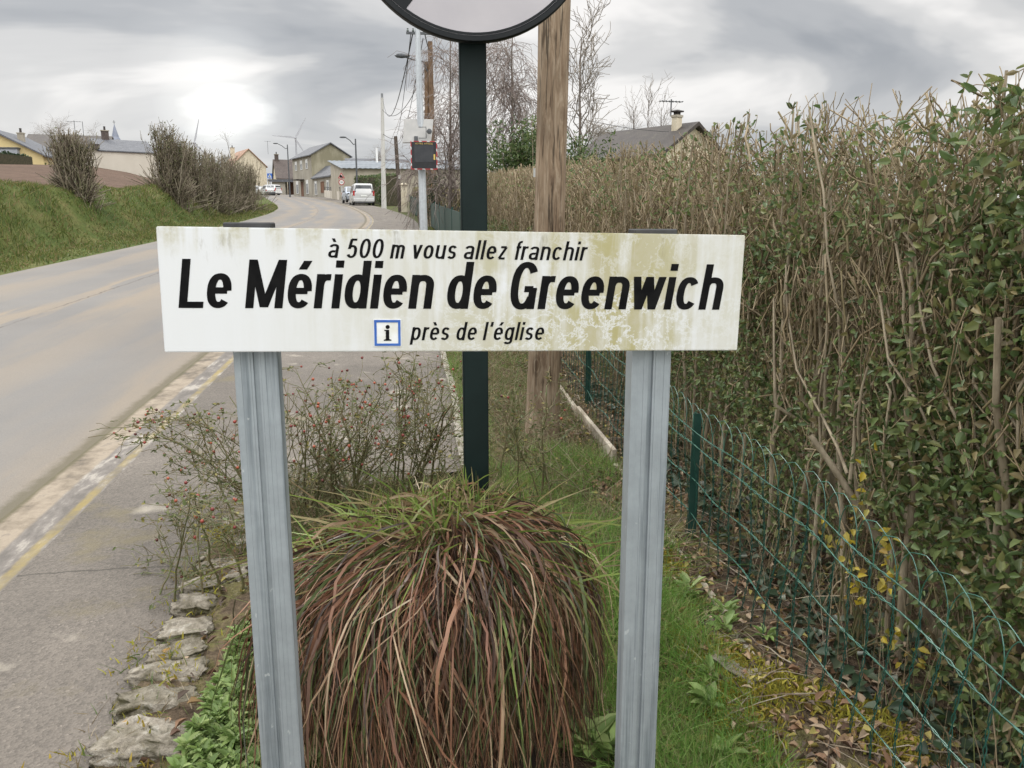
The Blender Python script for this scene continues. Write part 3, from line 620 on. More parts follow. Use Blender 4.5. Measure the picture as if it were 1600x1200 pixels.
# ------------------------------------------------------------------ rose bush with hips
def subbranch(P, rad, n, lmin, lmax, up, spread, tmin=.3, tmax=1.0, K=4, rk=.55, gravity=0, tipr=.35, bias=None):
    """children grown from every parent path; returns their paths and radii"""
    N_, Kp = P.shape[:2]; idx = np.repeat(np.arange(N_), n); t = RNG.uniform(tmin, tmax, len(idx))*(Kp-1); i0 = np.clip(t.astype(int), 0, Kp-2); f = (t-i0)[:, None]
    S = P[idx, i0]*(1-f)+P[idx, i0+1]*f; r = (rad[idx, i0]*(1-f[:, 0])+rad[idx, i0+1]*f[:, 0])*rk
    d0 = unit(P[idx, i0+1]-P[idx, i0]); d = d0*(1-spread)+RNG.normal(0, 1, (len(idx), 3))*spread*.8+np.array([0, 0, up])
    if bias is not None: d = d+np.array(bias)
    d = unit(d); L = RNG.uniform(lmin, lmax, len(idx)); tt = np.linspace(0, 1, K)
    Q = S[:, None]+d[:, None]*L[:, None, None]*tt[None, :, None]
    Q = Q+(np.cumsum(RNG.normal(0, .055, Q.shape), 1)*L[:, None, None])*(tt[None, :, None] > 0)
    Q[..., 2] += -gravity*L[:, None]*tt[None]**2
    return Q, r[:, None]*np.linspace(1, tipr, K)[None]
M_CANE = mat('green brown cane', (.10, .12, .045), (.15, .11, .06), 40, .6)
M_HIP = leaf_mat('rose hips', [(.24, .045, .03), (.17, .03, .025), (.32, .08, .04), (.10, .03, .022)], .35, 0)
M_RLEAF = leaf_mat('rose leaves', [(.12, .15, .05), (.16, .18, .06), (.09, .11, .04), (.17, .14, .06), (.26, .23, .07)], .5, .25)
def spheres(name, C_, r, m, parent, off):
    base = np.array([(0, 0, 1.2), (0, 0, -1.1)]+[(math.cos(a), math.sin(a), .45) for a in np.arange(6)*R(60)]+[(math.cos(a), math.sin(a), -.4) for a in np.arange(6)*R(60)+R(30)])
    tri = [[0, 2+k, 2+(k+1) % 6] for k in range(6)]+[[2+k, 8+k, 2+(k+1) % 6] for k in range(6)]+[[8+k, 8+(k+1) % 6, 2+(k+1) % 6] for k in range(6)]+[[1, 8+(k+1) % 6, 8+k] for k in range(6)]
    V = (C_[:, None]+base[None]*r[:, None, None]).reshape(-1, 3)-np.array(off); F = (np.arange(len(C_))*14)[:, None, None]+np.array(tri)[None]
    return mknp(name, V, F.reshape(-1, 3), m, parent, smooth=True)
def rose_bush(cx, cy, spreadx, tips, label, leafy, hips, hmax):
    g = float(bed_z(cx, cy)) if cy < 4 else float(zr(cy)); base = np.array([cx, cy, g]); root = thing('rose_bush', base, label, 'bush', group=None)
    n = len(tips); K = 8; tt = np.linspace(0, 1, K); S = base+RNG.normal(0, .07, (n, 3))*np.array([1.6, 1, 0]); T = np.array(tips); P = S[:, None]+(T-S)[:, None]*tt[None, :, None]
    mid = (.12*np.linalg.norm(T-S, axis=1))[:, None]*np.sin(tt*np.pi)[None]; P[..., 2] += mid*RNG.uniform(.1, 1.2, n)[:, None]; P += np.cumsum(RNG.normal(0, .008, P.shape), 1); P[:, 0, 2] = g-.03
    r0 = RNG.uniform(.0035, .007, n)[:, None]*np.linspace(1, .4, K)[None]
    P1, r1 = subbranch(P, r0, 7, .10, .32, .25, .55, .25, 1, 5, .75); P2, r2 = subbranch(P1, r1, 4, .04, .14, .25, .6, .3, 1, 4, .8)
    for Q in (P1, P2): Q[..., 2] = np.clip(Q[..., 2], g+.01, g+hmax)
    r1 = np.maximum(r1, .0016); r2 = np.maximum(r2, .0012)
    tubes('canes', [(P, r0), (P1, r1), (P2, r2)], M_CANE, root, base)
    tip = P2[:, -1]; w = (tip[:, 2]-g)/hmax; k = RNG.random(len(tip)) < hips*.4*np.clip(w*1.8-.35, .04, 1); C_ = tip[k]
    o = spheres('rose_hips', C_, RNG.uniform(.0045, .0075, len(C_)), M_HIP, root, base)
    if len(C_) > 1: o['kind'] = 'stuff'
    allp = P2.reshape(-1, 3); q = allp[RNG.integers(0, len(allp), leafy)]; D = RNG.normal(0, 1, (leafy, 3)); D[:, 2] = D[:, 2]*.5+.2
    leaves('foliage', q, D, RNG.normal(0, .5, (leafy, 3))+np.array([0, 0, 1.]), RNG.uniform(.012, .028, leafy), RNG.uniform(.007, .014, leafy), M_RLEAF, root, base)
def tipsat(pxs, Y, n, jit=.06):
    out = []
    for i in range(n):
        px, py = pxs[i % len(pxs)]; P = pt(px+random.uniform(-18, 18), py+random.uniform(-12, 25), Y+random.uniform(-.35, .35)); out.append(P)
    return out
rose_bush(-.42, 3.72, 1, tipsat([(455, 600), (480, 640), (510, 625), (540, 650), (585, 640), (600, 610), (560, 700), (640, 640), (500, 700), (470, 730), (620, 690), (575, 665), (520, 660)], 3.7, 25), 'rose bush with many red hips between left grey post and dark pole', 900, .85, .75)
rose_bush(-.62, 3.62, 1, tipsat([(300, 640), (265, 665), (320, 700), (290, 725), (340, 620), (330, 665), (285, 640), (330, 740), (350, 690)], 3.55, 13), 'low spiny rose bush arching left over the pavement', 650, .5, .62)
rose_bush(-.02, 3.85, 1, tipsat([(640, 570), (665, 590), (690, 620), (705, 660), (655, 640), (625, 600), (680, 690), (705, 720)], 3.85, 14), 'airy rose bush just left of the dark sign pole', 520, .6, .85)
rose_bush(-.80, 3.05, 1, tipsat([(295, 770), (280, 820), (310, 790), (270, 825), (250, 930), (290, 930), (330, 830)], 3.05, 8), 'straggling rose bush with green leaves over the edging stones', 330, .35, .45)
rose_bush(.50, 3.7, 1, tipsat([(780, 620), (800, 600), (830, 640), (810, 660), (790, 690), (840, 600), (770, 650)], 3.7, 6), 'thin rose bush with yellowing leaves in front of the timber pole', 420, .12, .75)

# ------------------------------------------------------------------ edging stones
def stone_mat():
    m, nt, b = node_mat('limestone'); v = ncoord(nt, 'Object'); t = nt.nodes.new('ShaderNodeObjectInfo')
    vv = nt.nodes.new('ShaderNodeVectorMath'); vv.operation = 'ADD'; lk(nt, v, vv.inputs[0]); lk(nt, t.outputs['Location'], vv.inputs[1]); v = vv.outputs[0]
    n = nnoise(nt, v, 13, 7, .7, .6); n2 = nnoise(nt, v, 48, 4, .7); p = nnoise(nt, v, 9, 4, .6)
    c = nramp(nt, n, [(.32, (.10, .088, .07)), (.45, (.24, .21, .165)), (.57, (.33, .295, .24)), (.68, (.47, .44, .38))])
    c = nmix(nt, .6, c, nramp(nt, n2, [(.3, .4), (.6, 1.1)]), 'MULTIPLY')
    c = nmix(nt, nramp(nt, p, [(.66, 0.0), (.69, .8)]), c, (.40, .22, .05))
    g = nt.nodes.new('ShaderNodeNewGeometry'); nz = sep(nt, g.outputs['Normal'])[2]
    ms = nmath(nt, 'MULTIPLY', nramp(nt, nnoise(nt, v, 7, 5, .7), [(.44, 0.0), (.55, 1.0)]), nramp(nt, nz, [(.2, 1.0), (.92, .35)])); c = nmix(nt, nmath(nt, 'MULTIPLY', ms, .85), c, (.055, .05, .016))
    lk(nt, c, b.inputs['Base Color']); b.inputs['Roughness'].default_value = .92; b.inputs['Specular IOR Level'].default_value = .2; nbump(nt, b, nmix(nt, .5, n, n2), 1, .03); return m
M_STONE = stone_mat()
def rock(sx, sy, sz, seed):
    import bmesh
    from mathutils import noise
    bm = bmesh.new(); bmesh.ops.create_cube(bm, size=2); bmesh.ops.subdivide_edges(bm, edges=bm.edges[:], cuts=14, use_grid_fill=True)
    off = Vector((seed*3.1, seed*1.7, seed*.9))
    for v in bm.verts:
        p = v.co.copy(); q = p.lerp(p.normalized()*1.12, .35)
        q += Vector(noise.noise_vector(p*.8+off))*.34+Vector(noise.noise_vector(p*2.2+off))*.19+Vector(noise.noise_vector(p*5.5+off))*.08
        q += p.normalized()*.035*noise.noise(p*11+off)
        v.co = Vector((q.x*sx*.92, q.y*sy, q.z*sz*.62))
    me = bpy.data.meshes.new('edging_stone'); bm.to_mesh(me); bm.free(); me.polygons.foreach_set('use_smooth', np.ones(len(me.polygons), bool)); me.materials.append(M_STONE); return me
ST = [((205, 1185), .13, .085, .07, 'pale flat stone nearest the frame foot in the pavement edging row'), ((230, 1125), .125, .06, .075, 'long stone with orange lichen in the pavement edging, second from the frame foot'),
      ((245, 1078), .115, .055, .07, 'whitest stone with one orange spot in the pavement edging row'), ((258, 1042), .09, .05, .06, 'rounded pale stone just behind the whitest stone of the edging'),
      ((275, 1005), .095, .06, .065, 'dark pitted grey stone midway along the pavement edging'), ((290, 962), .085, .055, .06, 'mossy stone with twigs across it in the pavement edging row'),
      ((300, 935), .085, .06, .065, 'pale stone under a red hip twig in the pavement edging'), ((325, 905), .085, .055, .06, 'cream stone beside the bed corner leaves in the edging'), ((332, 882), .08, .05, .05, 'small pale stone low in the far half of the edging'),
      ((352, 862), .09, .06, .055, 'flat pale stone beneath the straggling rose bush'), ((362, 838), .10, .06, .06, 'grey stone peeping left of the grey post'), ((366, 818), .09, .06, .06, 'topmost pale stone left of the grey post'),
      ((455, 792), .10, .06, .055, 'white stone right of the grey post under the rose bush'), ((660, 775), .09, .06, .05, 'stone half hidden behind the tussock top'), ((377, 915), .05, .09, .07, 'upright cream stone touching the left grey post')]
for i, (q, sx, sy, sz, lab) in enumerate(ST):
    P = gp(*q); me = rock(sx, sy, sz, i+1); o = link('edging_stone', me); o.location = (P[0]+(.03 if i < 12 else 0), P[1]+.02, P[2]+.020); o.rotation_euler = (random.uniform(-.12, .12), random.uniform(-.12, .12), random.uniform(-.25, .25)+(.12 if i < 12 else 0))
    tag(o, lab, 'stone', 'stones edging the flower bed')

# ------------------------------------------------------------------ low leafy weeds
M_WEED = leaf_mat('fresh weed leaves', [(.20, .30, .085), (.26, .36, .11), (.16, .24, .07), (.32, .40, .15), (.22, .31, .10)], .45, .3)
def rosette_geo(c, s, n):
    a = RNG.uniform(0, 2*np.pi, n); el = RNG.uniform(.05, .95, n); D = np.stack([np.cos(a)*np.cos(el), np.sin(a)*np.cos(el), np.sin(el)], -1)
    P = np.array(c)+D*s*.12+np.stack([np.zeros(n), np.zeros(n), RNG.uniform(0, .5*s, n)], -1)
    return P, D, np.tile(np.array([0, 0, 1.]), (n, 1))+RNG.normal(0, .15, (n, 3)), RNG.uniform(.55, 1.0, n)*s, RNG.uniform(.30, .44, n)*s
def rosettes(name, cs, sizes, nl, m, off=(0, 0, 0), parent=None):
    R_ = [rosette_geo(c, s, nl) for c, s in zip(cs, sizes)]; return leaves(name, *[np.concatenate([r[k] for r in R_]) for k in range(5)], m, parent, off, .12)
def in_bed_left(n):
    out = []
    while len(out) < n:
        px, py = random.uniform(255, 480), random.uniform(1000, 1290)
        if px < 385-(py-1010)*.45 or (px > 440 and random.random() < .6): continue
        P = gp(px, py); out.append((P[0], P[1], float(bed_z(P[0], P[1]))+random.uniform(0, .05)))
    return out
cs = in_bed_left(620)
tag(rosettes('leafy_weeds', cs, RNG.uniform(.026, .055, len(cs)), 13, M_WEED), kind='stuff')
for px, py, s, lab in ((925, 1200, .12, 'fresh green leafy weed left of the right grey post foot'), (475, 1200, .085, 'bright leafy weed right of the left grey post foot'),):
    P = gp(px, py); z = float(bed_z(P[0], P[1])); c = (P[0], P[1], z); root = thing('leafy_weed', c, lab, 'weed')
    rosettes('foliage', [(P[0], P[1], z), (P[0]+.04, P[1]-.03, z), (P[0]-.03, P[1]+.03, z+.01)], [s, s*.9, s*.8], 16, M_WEED, c, root)
    MB().tube([(0, 0, -.02), (0, 0, s*.4)], .004, 6).build('stem', M_CANE, root)

# ------------------------------------------------------------------ grass, moss, litter in the bed and by the fence
M_TURF = leaf_mat('lawn blades', [(0.134, 0.280, 0.050), (0.185, 0.347, 0.070), (0.237, 0.381, 0.090), (0.113, 0.213, 0.045), (0.288, 0.370, 0.110), (0.350, 0.336, 0.150)], .45, .3)
def patch(n, x0, x1, y0, y1, hmin, hmax, wmin=.0022, wmax=.0045, lean=.7, test=None, m=M_TURF, K=4):
    X = RNG.uniform(x0, x1, n); Y = RNG.uniform(y0, y1, n)
    if test is not None: k = test(X, Y); X, Y = X[k], Y[k]
    n = len(X); b = np.stack([X, Y, bed_z(X, Y)-.004], -1)
    return grass_paths(b, RNG.uniform(hmin, hmax, n), lean, K), RNG.uniform(wmin, wmax, n)[:, None]*np.linspace(1, .12, K)[None]
def clumpy(X, Y, s=1.0, thr=0.): return np.sin(X*9*s+np.sin(Y*7*s)*1.5)+np.sin(Y*8*s+np.cos(X*11*s))+RNG.normal(0, .7, len(X)) > thr
g = [patch(17000, .50, .98, 1.1, 3.0, .05, .13, lean=.9, test=lambda X, Y: (X > .93-(.45)*np.clip((2.9-Y)/1, 0, 1)*1.0-.12) & (clumpy(X, Y, 1, -1.2))),
     patch(11000, .45, 1.1, 2.6, 4.6, .04, .12, lean=.9, test=lambda X, Y: clumpy(X, Y, 1, -.6)),
     patch(900, .10, .80, 2.35, 3.3, .14, .38, .003, .006, 1.0, K=6), patch(700, -.35, .3, 2.3, 2.9, .12, .3, .003, .006, 1.0, K=6),
     patch(5500, .30, .45, 4.3, 9, .03, .09, lean=.8), patch(6000, .40, 1.1, 4.4, 9, .03, .10, lean=.9, test=lambda X, Y: clumpy(X, Y, .8, .8))]
V, F, o = [], [], 0
for P, W in g:
    v, f = blades_geo(P, W); V.append(v); F.append(f+o); o += len(v)
tag(mknp('grass', np.vstack(V), np.vstack(F), M_TURF), kind='stuff')
P, W = patch(5200, -.8, .9, 1.2, 4.0, .02, .08, lean=1.4, test=lambda X, Y: clumpy(X, Y, .7, .7))
P2_, W2_ = patch(2600, -.85, .3, 3.35, 4.25, .05, .20, lean=1.3); P4_, W4_ = patch(420, -1.0, -.78, 1.95, 4.0, .015, .06, lean=1.3); P2_ = np.concatenate([P2_, P4_]); W2_ = np.concatenate([W2_, W4_]); P3_, W3_ = patch(8500, .30, 1.15, 2.9, 8.5, .04, .20, lean=1.2); P = np.concatenate([P, P2_, P3_]); W = np.concatenate([W, W2_*1.3, W3_])
tag(blades('bed_grass', P, W*1.2, leaf_mat('mixed dry grass', [(.13, .18, .05), (.28, .22, .12), (.17, .13, .075), (.36, .29, .19), (.10, .15, .045)], .5, .2)), kind='stuff')
M_MOSS = leaf_mat('yellow moss', [(.36, .33, .05), (.44, .38, .07), (.27, .26, .045), (.34, .25, .05), (.18, .17, .035)], .8, .2, .1)
def moss():
    n = 26000; Y = RNG.uniform(1.25, 3.1, n); X = .955+RNG.normal(0, .045, n)+.02*np.sin(Y*9)
    m2 = 16000; Yb = RNG.uniform(1.1, 2.3, m2); Xb = RNG.uniform(.95, 1.35, m2); k = clumpy(Xb, Yb, 1.3, .9); Xb, Yb = Xb[k], Yb[k]; k2 = clumpy(X, Y, 1.1, -.9); X, Y = X[k2], Y[k2]
    X = np.concatenate([X, Xb]); Y = np.concatenate([Y, Yb]); n = len(X)
    b = np.stack([X, Y, bed_z(X, Y)+RNG.uniform(0, .015, n)], -1); n3 = 3000; Y3 = RNG.uniform(1.9, 4.0, n3); X3 = -.90+RNG.normal(0, .07, n3)+.05*(Y3 < 2.5); k3 = clumpy(X3, Y3, 1.6, .6); b = np.concatenate([b, np.stack([X3, Y3, bed_z(X3, Y3)+RNG.uniform(-.01, .03, n3)], -1)[k3]]); n = len(b)
    tag(blades('moss', grass_paths(b, RNG.uniform(.010, .028, n), 1.0, 3), RNG.uniform(.004, .008, n)[:, None]*np.array([1, .9, .2])[None], M_MOSS), kind='stuff')
moss()
M_DEADL = leaf_mat('fallen leaves', [(.24, .14, .08), (.34, .23, .14), (.15, .09, .06), (.42, .32, .22), (.28, .18, .08), (.11, .08, .06), (.38, .32, .10)], .7, .1)
def litter():
    n = 9500; X = np.concatenate([.93+1.5*RNG.random(n-1400)**1.5, RNG.uniform(-.8, .9, 1400)]); Y = 1.0+7.5*RNG.random(n)**1.6; Y[n-1400:] = RNG.uniform(1.3, 4.0, 1400)
    P = np.stack([X, Y, bed_z(X, Y)+RNG.uniform(.0, .03, n)], -1); D = RNG.normal(0, 1, (n, 3)); D[:, 2] *= .25
    tag(leaves('leaf_litter', P, D, RNG.normal(0, .35, (n, 3))+np.array([0, 0, 1.]), RNG.uniform(.02, .05, n), RNG.uniform(.010, .025, n), M_DEADL, None, fold=.3), kind='stuff')
    n = 1500; X = RNG.uniform(.9, 2.0, n); Y = RNG.uniform(1.0, 7, n); a = RNG.uniform(0, np.pi, n); L = RNG.uniform(.05, .28, n); t = np.linspace(-.5, .5, 4)
    P = np.zeros((n, 4, 3)); P[..., 0] = X[:, None]+np.cos(a)[:, None]*L[:, None]*t; P[..., 1] = Y[:, None]+np.sin(a)[:, None]*L[:, None]*t; P[..., 2] = bed_z(P[..., 0], P[..., 1])+RNG.uniform(.005, .04, n)[:, None]+RNG.normal(0, .006, (n, 4))
    tag(tubes('fallen_twigs', [(P, RNG.uniform(.001, .0032, n)[:, None]*np.array([1, .9, .8, .5])[None])], leaf_mat('grey twigs', [(.16, .12, .08), (.24, .19, .13), (.10, .07, .05), (.33, .28, .21)], .8, 0)), kind='stuff')
    # ivy creeping along the fence foot
    n = 1500; Y = RNG.uniform(1.1, 6, n); X = 1.3+np.abs(RNG.normal(0, .28, n)); P = np.stack([X, Y, bed_z(X, Y)+RNG.uniform(.01, .07, n)], -1); D = RNG.normal(0, 1, (n, 3)); D[:, 2] *= .2
    tag(leaves('ground_ivy', P, D, RNG.normal(0, .3, (n, 3))+np.array([0, 0, 1.]), RNG.uniform(.03, .055, n), RNG.uniform(.025, .045, n), leaf_mat('ivy', [(.035, .06, .03), (.05, .075, .045), (.03, .045, .025), (.08, .10, .06)], .35, .15), None), kind='stuff')
litter()
cs = [(x, y, float(bed_z(x, y))+.01) for x, y in ((1.02, 2.75), (1.12, 2.62), (1.07, 2.5), (.92, 2.25), (.88, 2.15), (1.2, 2.45), (.97, 3.4), (.85, 1.95))]
for (c, lab) in zip(cs, ('small weed rosette in leaf litter right of the right grey post', 'broad weed in leaf litter just in front of the fence post', 'round leaved weed between mossy edge and fence wires', 'weed rosette in grass right of the right grey post', 'leafy weed on the mossy grass edge', 'pale weed close under the lowest fence wire', 'far weed rosette in grass behind the right grey post', 'nearest weed rosette low in the grass beside the moss')):
    root = thing('weed', c, lab, 'weed', group='weeds along the fence foot'); rosettes('foliage', [c], [random.uniform(.055, .085)], 15, M_WEED, c, root)
# a mossy slab of stone lying in the litter
P = gp(1150, 1085); o = link('flat_stone', rock(.045, .10, .022, 23)); o.location = (P[0], P[1], bed_z(P[0], P[1])+.01); o.rotation_euler = (0, .05, .5); tag(o, 'grey slab of stone lying in leaf litter beside yellow moss', 'stone')

# ------------------------------------------------------------------ pale edging boards along the fence
M_BOARD = mat('pale weathered concrete', (.30, .25, .19), (.46, .41, .33), 9, .85, bump=.5, bscale=50, bdist=.005)
y = 1.55; k = 0
for ln, up, lab in ((.52, .002, 'short pale edging board nearest the frame foot by the fence'), (.5, -.006, 'half buried pale edging board beside the fallen leaves'), (.75, -.004, 'pale edging board in front of the nearest green fence post'), (.85, .004, 'pale edging board showing right of the right grey post'), (1.0, .065, 'tallest pale edging board right of the timber pole'), (1.1, .045, 'pale edging board behind the timber pole foot'), (1.3, .03, 'far pale edging board behind the timber pole')):
    x = 1.13-.006*y; z = float(bed_z(x, y+ln/2)); o = MB().box((0, 0, 0), (.026, ln-.03, .16)).build('edging_board', M_BOARD, None, bevel=.004)
    o.location = (x, y+ln/2, z+up-.08); o.rotation_euler = (math.atan(SLOPE)+random.uniform(-.012, .012), random.uniform(-.04, .04), random.uniform(-.015, .015)+.02); tag(o, lab, 'edging board', 'pale boards along the fence foot'); y += ln+.02
def kerb_line():
    b = MB(); ys = np.arange(4.4, 32, .5)
    m = mat('pale kerb edging', (.15, .135, .10), (.30, .275, .235), 14, .85, bump=.4); 
    n = len(ys); vs = []
    for yy in ys:
        z = float(zr(yy)); x = .28+.012*math.sin(yy*2.3)
        vs += [(x-.025, yy, z-.05), (x-.025, yy, z+.052), (x+.025, yy, z+.057), (x+.025, yy, z-.05)]
    fs = []
    for i in range(n-1):
        for j in range(4): fs.append([4*i+j, 4*i+(j+1) % 4, 4*i+4+(j+1) % 4, 4*i+4+j])
    fs += [[0, 1, 2, 3], [4*n-1, 4*n-2, 4*n-3, 4*n-4]]
    tag(b.add(vs, fs).build('pavement_kerb', m), kind='structure')
kerb_line()
# ------------------------------------------------------------------ green wire fence with looped top
M_WIRE_LIT = mat('green coated wire', (.018, .085, .058), (.06, .165, .122), 30, .22, spec=1.0)  # colour lightened to paint sky highlights onto the wire
M_WIREV = mat('dark green coated wire', (.008, .05, .038), (.018, .085, .065), 30, .3, spec=.5)  # same coating, left without the painted highlights
M_FPOST = mat('green fence post', (.010, .045, .036), (.02, .065, .05), 20, .45)
def wire_fence():
    fx = 1.2; root = thing('wire_fence', (fx, 3.3, float(zr(3.3))), 'low green looped wire fence on green posts along the hedge', 'fence'); off = np.array(root.location)
    y0, y1 = .7, 17.0; gap = .0975
    def zb(y): return float(zr(y))
    def sag(y): return .018*math.sin(y*1.31)+.012*math.sin(y*3.1+1)
    def wob(y, h): return .012*math.sin(y*2.2+h*5)+.006*math.sin(y*9+h*11)
    horiz = []
    for h, r, dbl in ((.605, .0017, 0), (.535, .0020, 1), (.36, .0018, 0), (.19, .0018, 0), (.03, .0016, 0)):
        ys = np.arange(y0, y1, .04); K = len(ys)
        for ph in (0, math.pi):
            P = np.zeros((1, K, 3)); P[0, :, 0] = [fx+wob(y, h)+.0022*math.cos(y*70+ph) for y in ys]; P[0, :, 1] = ys; P[0, :, 2] = [zb(y)+h+sag(y)*(.4+h)+(.0028+.002*dbl)*math.sin(y*70+ph)+(.006*math.sin(y*12)+.003) * (1 if h < .6 else .6) for y in ys]
            horiz.append((P, np.full((1, K), r), 5))
    tubes('horizontal_wires', horiz, M_WIRE_LIT, root, off)
    vert = []; loops = []
    n = int((y1-y0)/gap)
    for i in range(n):
        y = y0+i*gap; zz = np.linspace(0, .60, 30)
        for ph in (0, math.pi):
            P = np.zeros((1, 30, 3)); tw = .0032; P[0, :, 0] = fx+np.array([wob(y, z) for z in zz])+tw*np.cos(zz*85+ph); P[0, :, 1] = y+tw*1.3*np.sin(zz*85+ph)+.010*math.sin(i*1.7)*zz+.006*np.sin(zz*14+i); P[0, :, 2] = zb(y)+zz+sag(y)*(.4+zz)
            vert.append((P, np.full((1, 30), .0014), 4))
        a = np.linspace(math.pi, 0, 15); w = gap
        P = np.zeros((1, 15, 3)); P[0, :, 1] = y+gap+w*np.cos(a); P[0, :, 0] = fx+.004*(i % 2)+.006*np.sin(a)*math.sin(i)+np.array([wob(v, .6) for v in P[0, :, 1]]); P[0, :, 2] = np.array([zb(v)+.60+sag(v) for v in P[0, :, 1]])+.125*np.sin(a)**.75+.0025*np.sin(a*9)
        loops.append((P, np.full((1, 15), .0015), 5))
    tubes('vertical_wires', vert, M_WIREV, root, off); tubes('top_loops', loops, M_WIRE_LIT, root, off)
    for y in (1.02, 3.29, 5.5, 7.7, 9.9, 12.1, 14.3, 16.5):
        b = MB(); z = zb(y)-off[2]; w = .020
        b.prism([(-w, -.003), (w, -.003), (w, .0), (.003, .0), (.003, .03), (-.003, .03), (-.003, .0), (-w, .0)], -.15+z, .64+z, 'z', Matrix.Translation((.022, y-off[1], 0)))
        b.build('post', M_FPOST, root)
wire_fence()

# ------------------------------------------------------------------ hedges
M_STEM = mat('hedge bark', (.19, .15, .10), (.36, .30, .21), 26, .8, bump=.6, bscale=60, bdist=.004, stretch=(1, 1, .3))
M_TWIG = leaf_mat('cut hedge twigs', [(0.206, 0.155, 0.090), (0.267, 0.206, 0.125), (0.146, 0.112, 0.065), (0.310, 0.249, 0.163), (0.181, 0.146, 0.077)], .7, 0, .2)
M_HLEAF = leaf_mat('hedge leaves', [(.11, .16, .05), (.15, .205, .065), (.19, .235, .09), (.085, .13, .042), (.20, .225, .08), (.15, .19, .08), (.25, .26, .10), (.11, .165, .06), (.17, .22, .08), (.13, .18, .07), (.22, .18, .09), (.10, .15, .06)], .4, .3, .35)
M_OLEAF = leaf_mat('olive hedge leaves', [(.15, .15, .055), (.20, .18, .07), (.11, .125, .045), (.25, .20, .09), (.17, .17, .06)], .5, .2)
M_YLEAF = leaf_mat('yellow leaves', [(.50, .38, .04), (.42, .33, .05), (.55, .45, .10), (.34, .30, .06), (.30, .20, .04)], .45, .35)
def near_hedge():
    y0, y1 = .9, 17.5; root = thing('hedge', (2.1, 3.0, float(zr(3))), 'long clipped hedge of leafy brown stems behind the low wire fence', 'hedge'); off = np.array(root.location)
    n0 = 190; Y = y0+(y1-y0)*np.sort(RNG.random(n0))**1.15; X = 1.72+RNG.random(n0)*.75; Z = zr(Y); top = 1.86+.03*np.sin(Y*2)
    K = 7; t = np.linspace(0, 1, K); P = np.zeros((n0, K, 3)); H = RNG.uniform(.75, 1.35, n0); dx = RNG.normal(-.05, .14, n0); dy = RNG.normal(0, .16, n0)
    P[..., 0] = X[:, None]+dx[:, None]*t+np.cumsum(RNG.normal(0, .018, (n0, K)), 1); P[..., 1] = Y[:, None]+dy[:, None]*t+np.cumsum(RNG.normal(0, .018, (n0, K)), 1); P[..., 2] = Z[:, None]-.05+H[:, None]*t
    r0 = RNG.uniform(.009, .022, n0)[:, None]*np.linspace(1.15, .6, K)[None]
    for i_, y_ in enumerate(np.linspace(1.35, 6.0, 20)):                       # old pale stems standing at the face
        j_ = i_*5+2; P[j_, :, 0] = 1.53+RNG.uniform(0, .06)+np.cumsum(RNG.normal(0, .012, K)); P[j_, :, 1] = y_+RNG.normal(0, .05)+RNG.normal(0, .12)*t+np.cumsum(RNG.normal(0, .014, K)); P[j_, :, 2] = zr(y_)-.05+RNG.uniform(1.1, 1.6)*t; r0[j_] = RNG.uniform(.008, .014)*np.linspace(1.15, .6, K)
    def clip(Q, slack=.03):
        h = 1.91+.02*np.sin(Q[..., 1]*2.3)+.02*np.sin(Q[..., 1]*.9); lim = zr(Q[..., 1])+h+RNG.uniform(-.07, slack, Q.shape[0])[:, None]
        f = np.clip((lim.min(1)-Q[:, 0, 2])/np.maximum(Q[..., 2].max(1)-Q[:, 0, 2], 1e-3), .04, 1); Q[:] = Q[:, :1]+(Q-Q[:, :1])*f[:, None, None]; Q[..., 0] = np.clip(Q[..., 0], 1.46+RNG.uniform(0, .10, Q.shape[0])[:, None], 2.85); return Q
    P1, r1 = subbranch(P, r0, 4, .45, 1.0, .55, .42, .35, 1, 6, .62, bias=(-.12, 0, 0)); clip(P1)
    P2, r2 = subbranch(P1, r1, 6, .12, .38, .55, .5, .15, 1, 5, .6); clip(P2)
    near = P2[:, 0, 1] < 9; P3, r3 = subbranch(P2[near], r2[near], 5, .07, .24, .4, .6, .15, 1, 4, .65); clip(P3)
    far = ~near; P3b, r3b = subbranch(P2[far], r2[far], 4, .10, .30, .6, .5, .1, 1, 3, .8); clip(P3b)
    r2 = np.maximum(r2, .0022); r3 = np.maximum(r3, .0013); r3b = np.maximum(r3b, .0026)
    tubes('stems', [(P, r0, 8), (P1, np.maximum(r1, .004), 6)], M_STEM, root, off)
    tubes('twigs', [(P2, r2, 4), (P3, r3, 4), (P3b, r3b, 4)], M_TWIG, root, off)
    # clipped stubs showing on the face and along the top
    n = 11000; Ys = 1.0+(y1-1.0)*RNG.random(n)**1.0; hh = np.where((RNG.random(n) < .86) | (Ys > 8), RNG.uniform(1.15, 1.92, n), RNG.uniform(.2, 1.2, n)); Xs = np.where(hh > 1.6, RNG.uniform(1.5, 2.7, n), 1.5+np.abs(RNG.normal(0, .16, n)))
    B = np.stack([Xs, Ys, zr(Ys)+hh], -1); d = unit(np.stack([RNG.normal(-.25, .45, n), RNG.normal(0, .45, n), np.abs(RNG.normal(.9, .4, n))], -1)); L = RNG.uniform(.08, .30, n); t = np.linspace(-1, 0, 4)
    Q = B[:, None]+d[:, None]*L[:, None, None]*t[None, :, None]+np.cumsum(RNG.normal(0, .008, (n, 4, 3)), 1)
    tubes('clipped_stubs', [(clip(Q, .05), RNG.uniform(.0018, .0042, n)[:, None]*np.array([1.1, 1, .95, .9])[None]*np.where(Ys > 7, 1.25, 1.15)[:, None], 4)], M_TWIG, root, off)
    # foliage: on the twigs, and through the volume where the hedge is dense
    tw = P3.reshape(-1, 3); q = tw[RNG.integers(0, len(tw), 60000)]
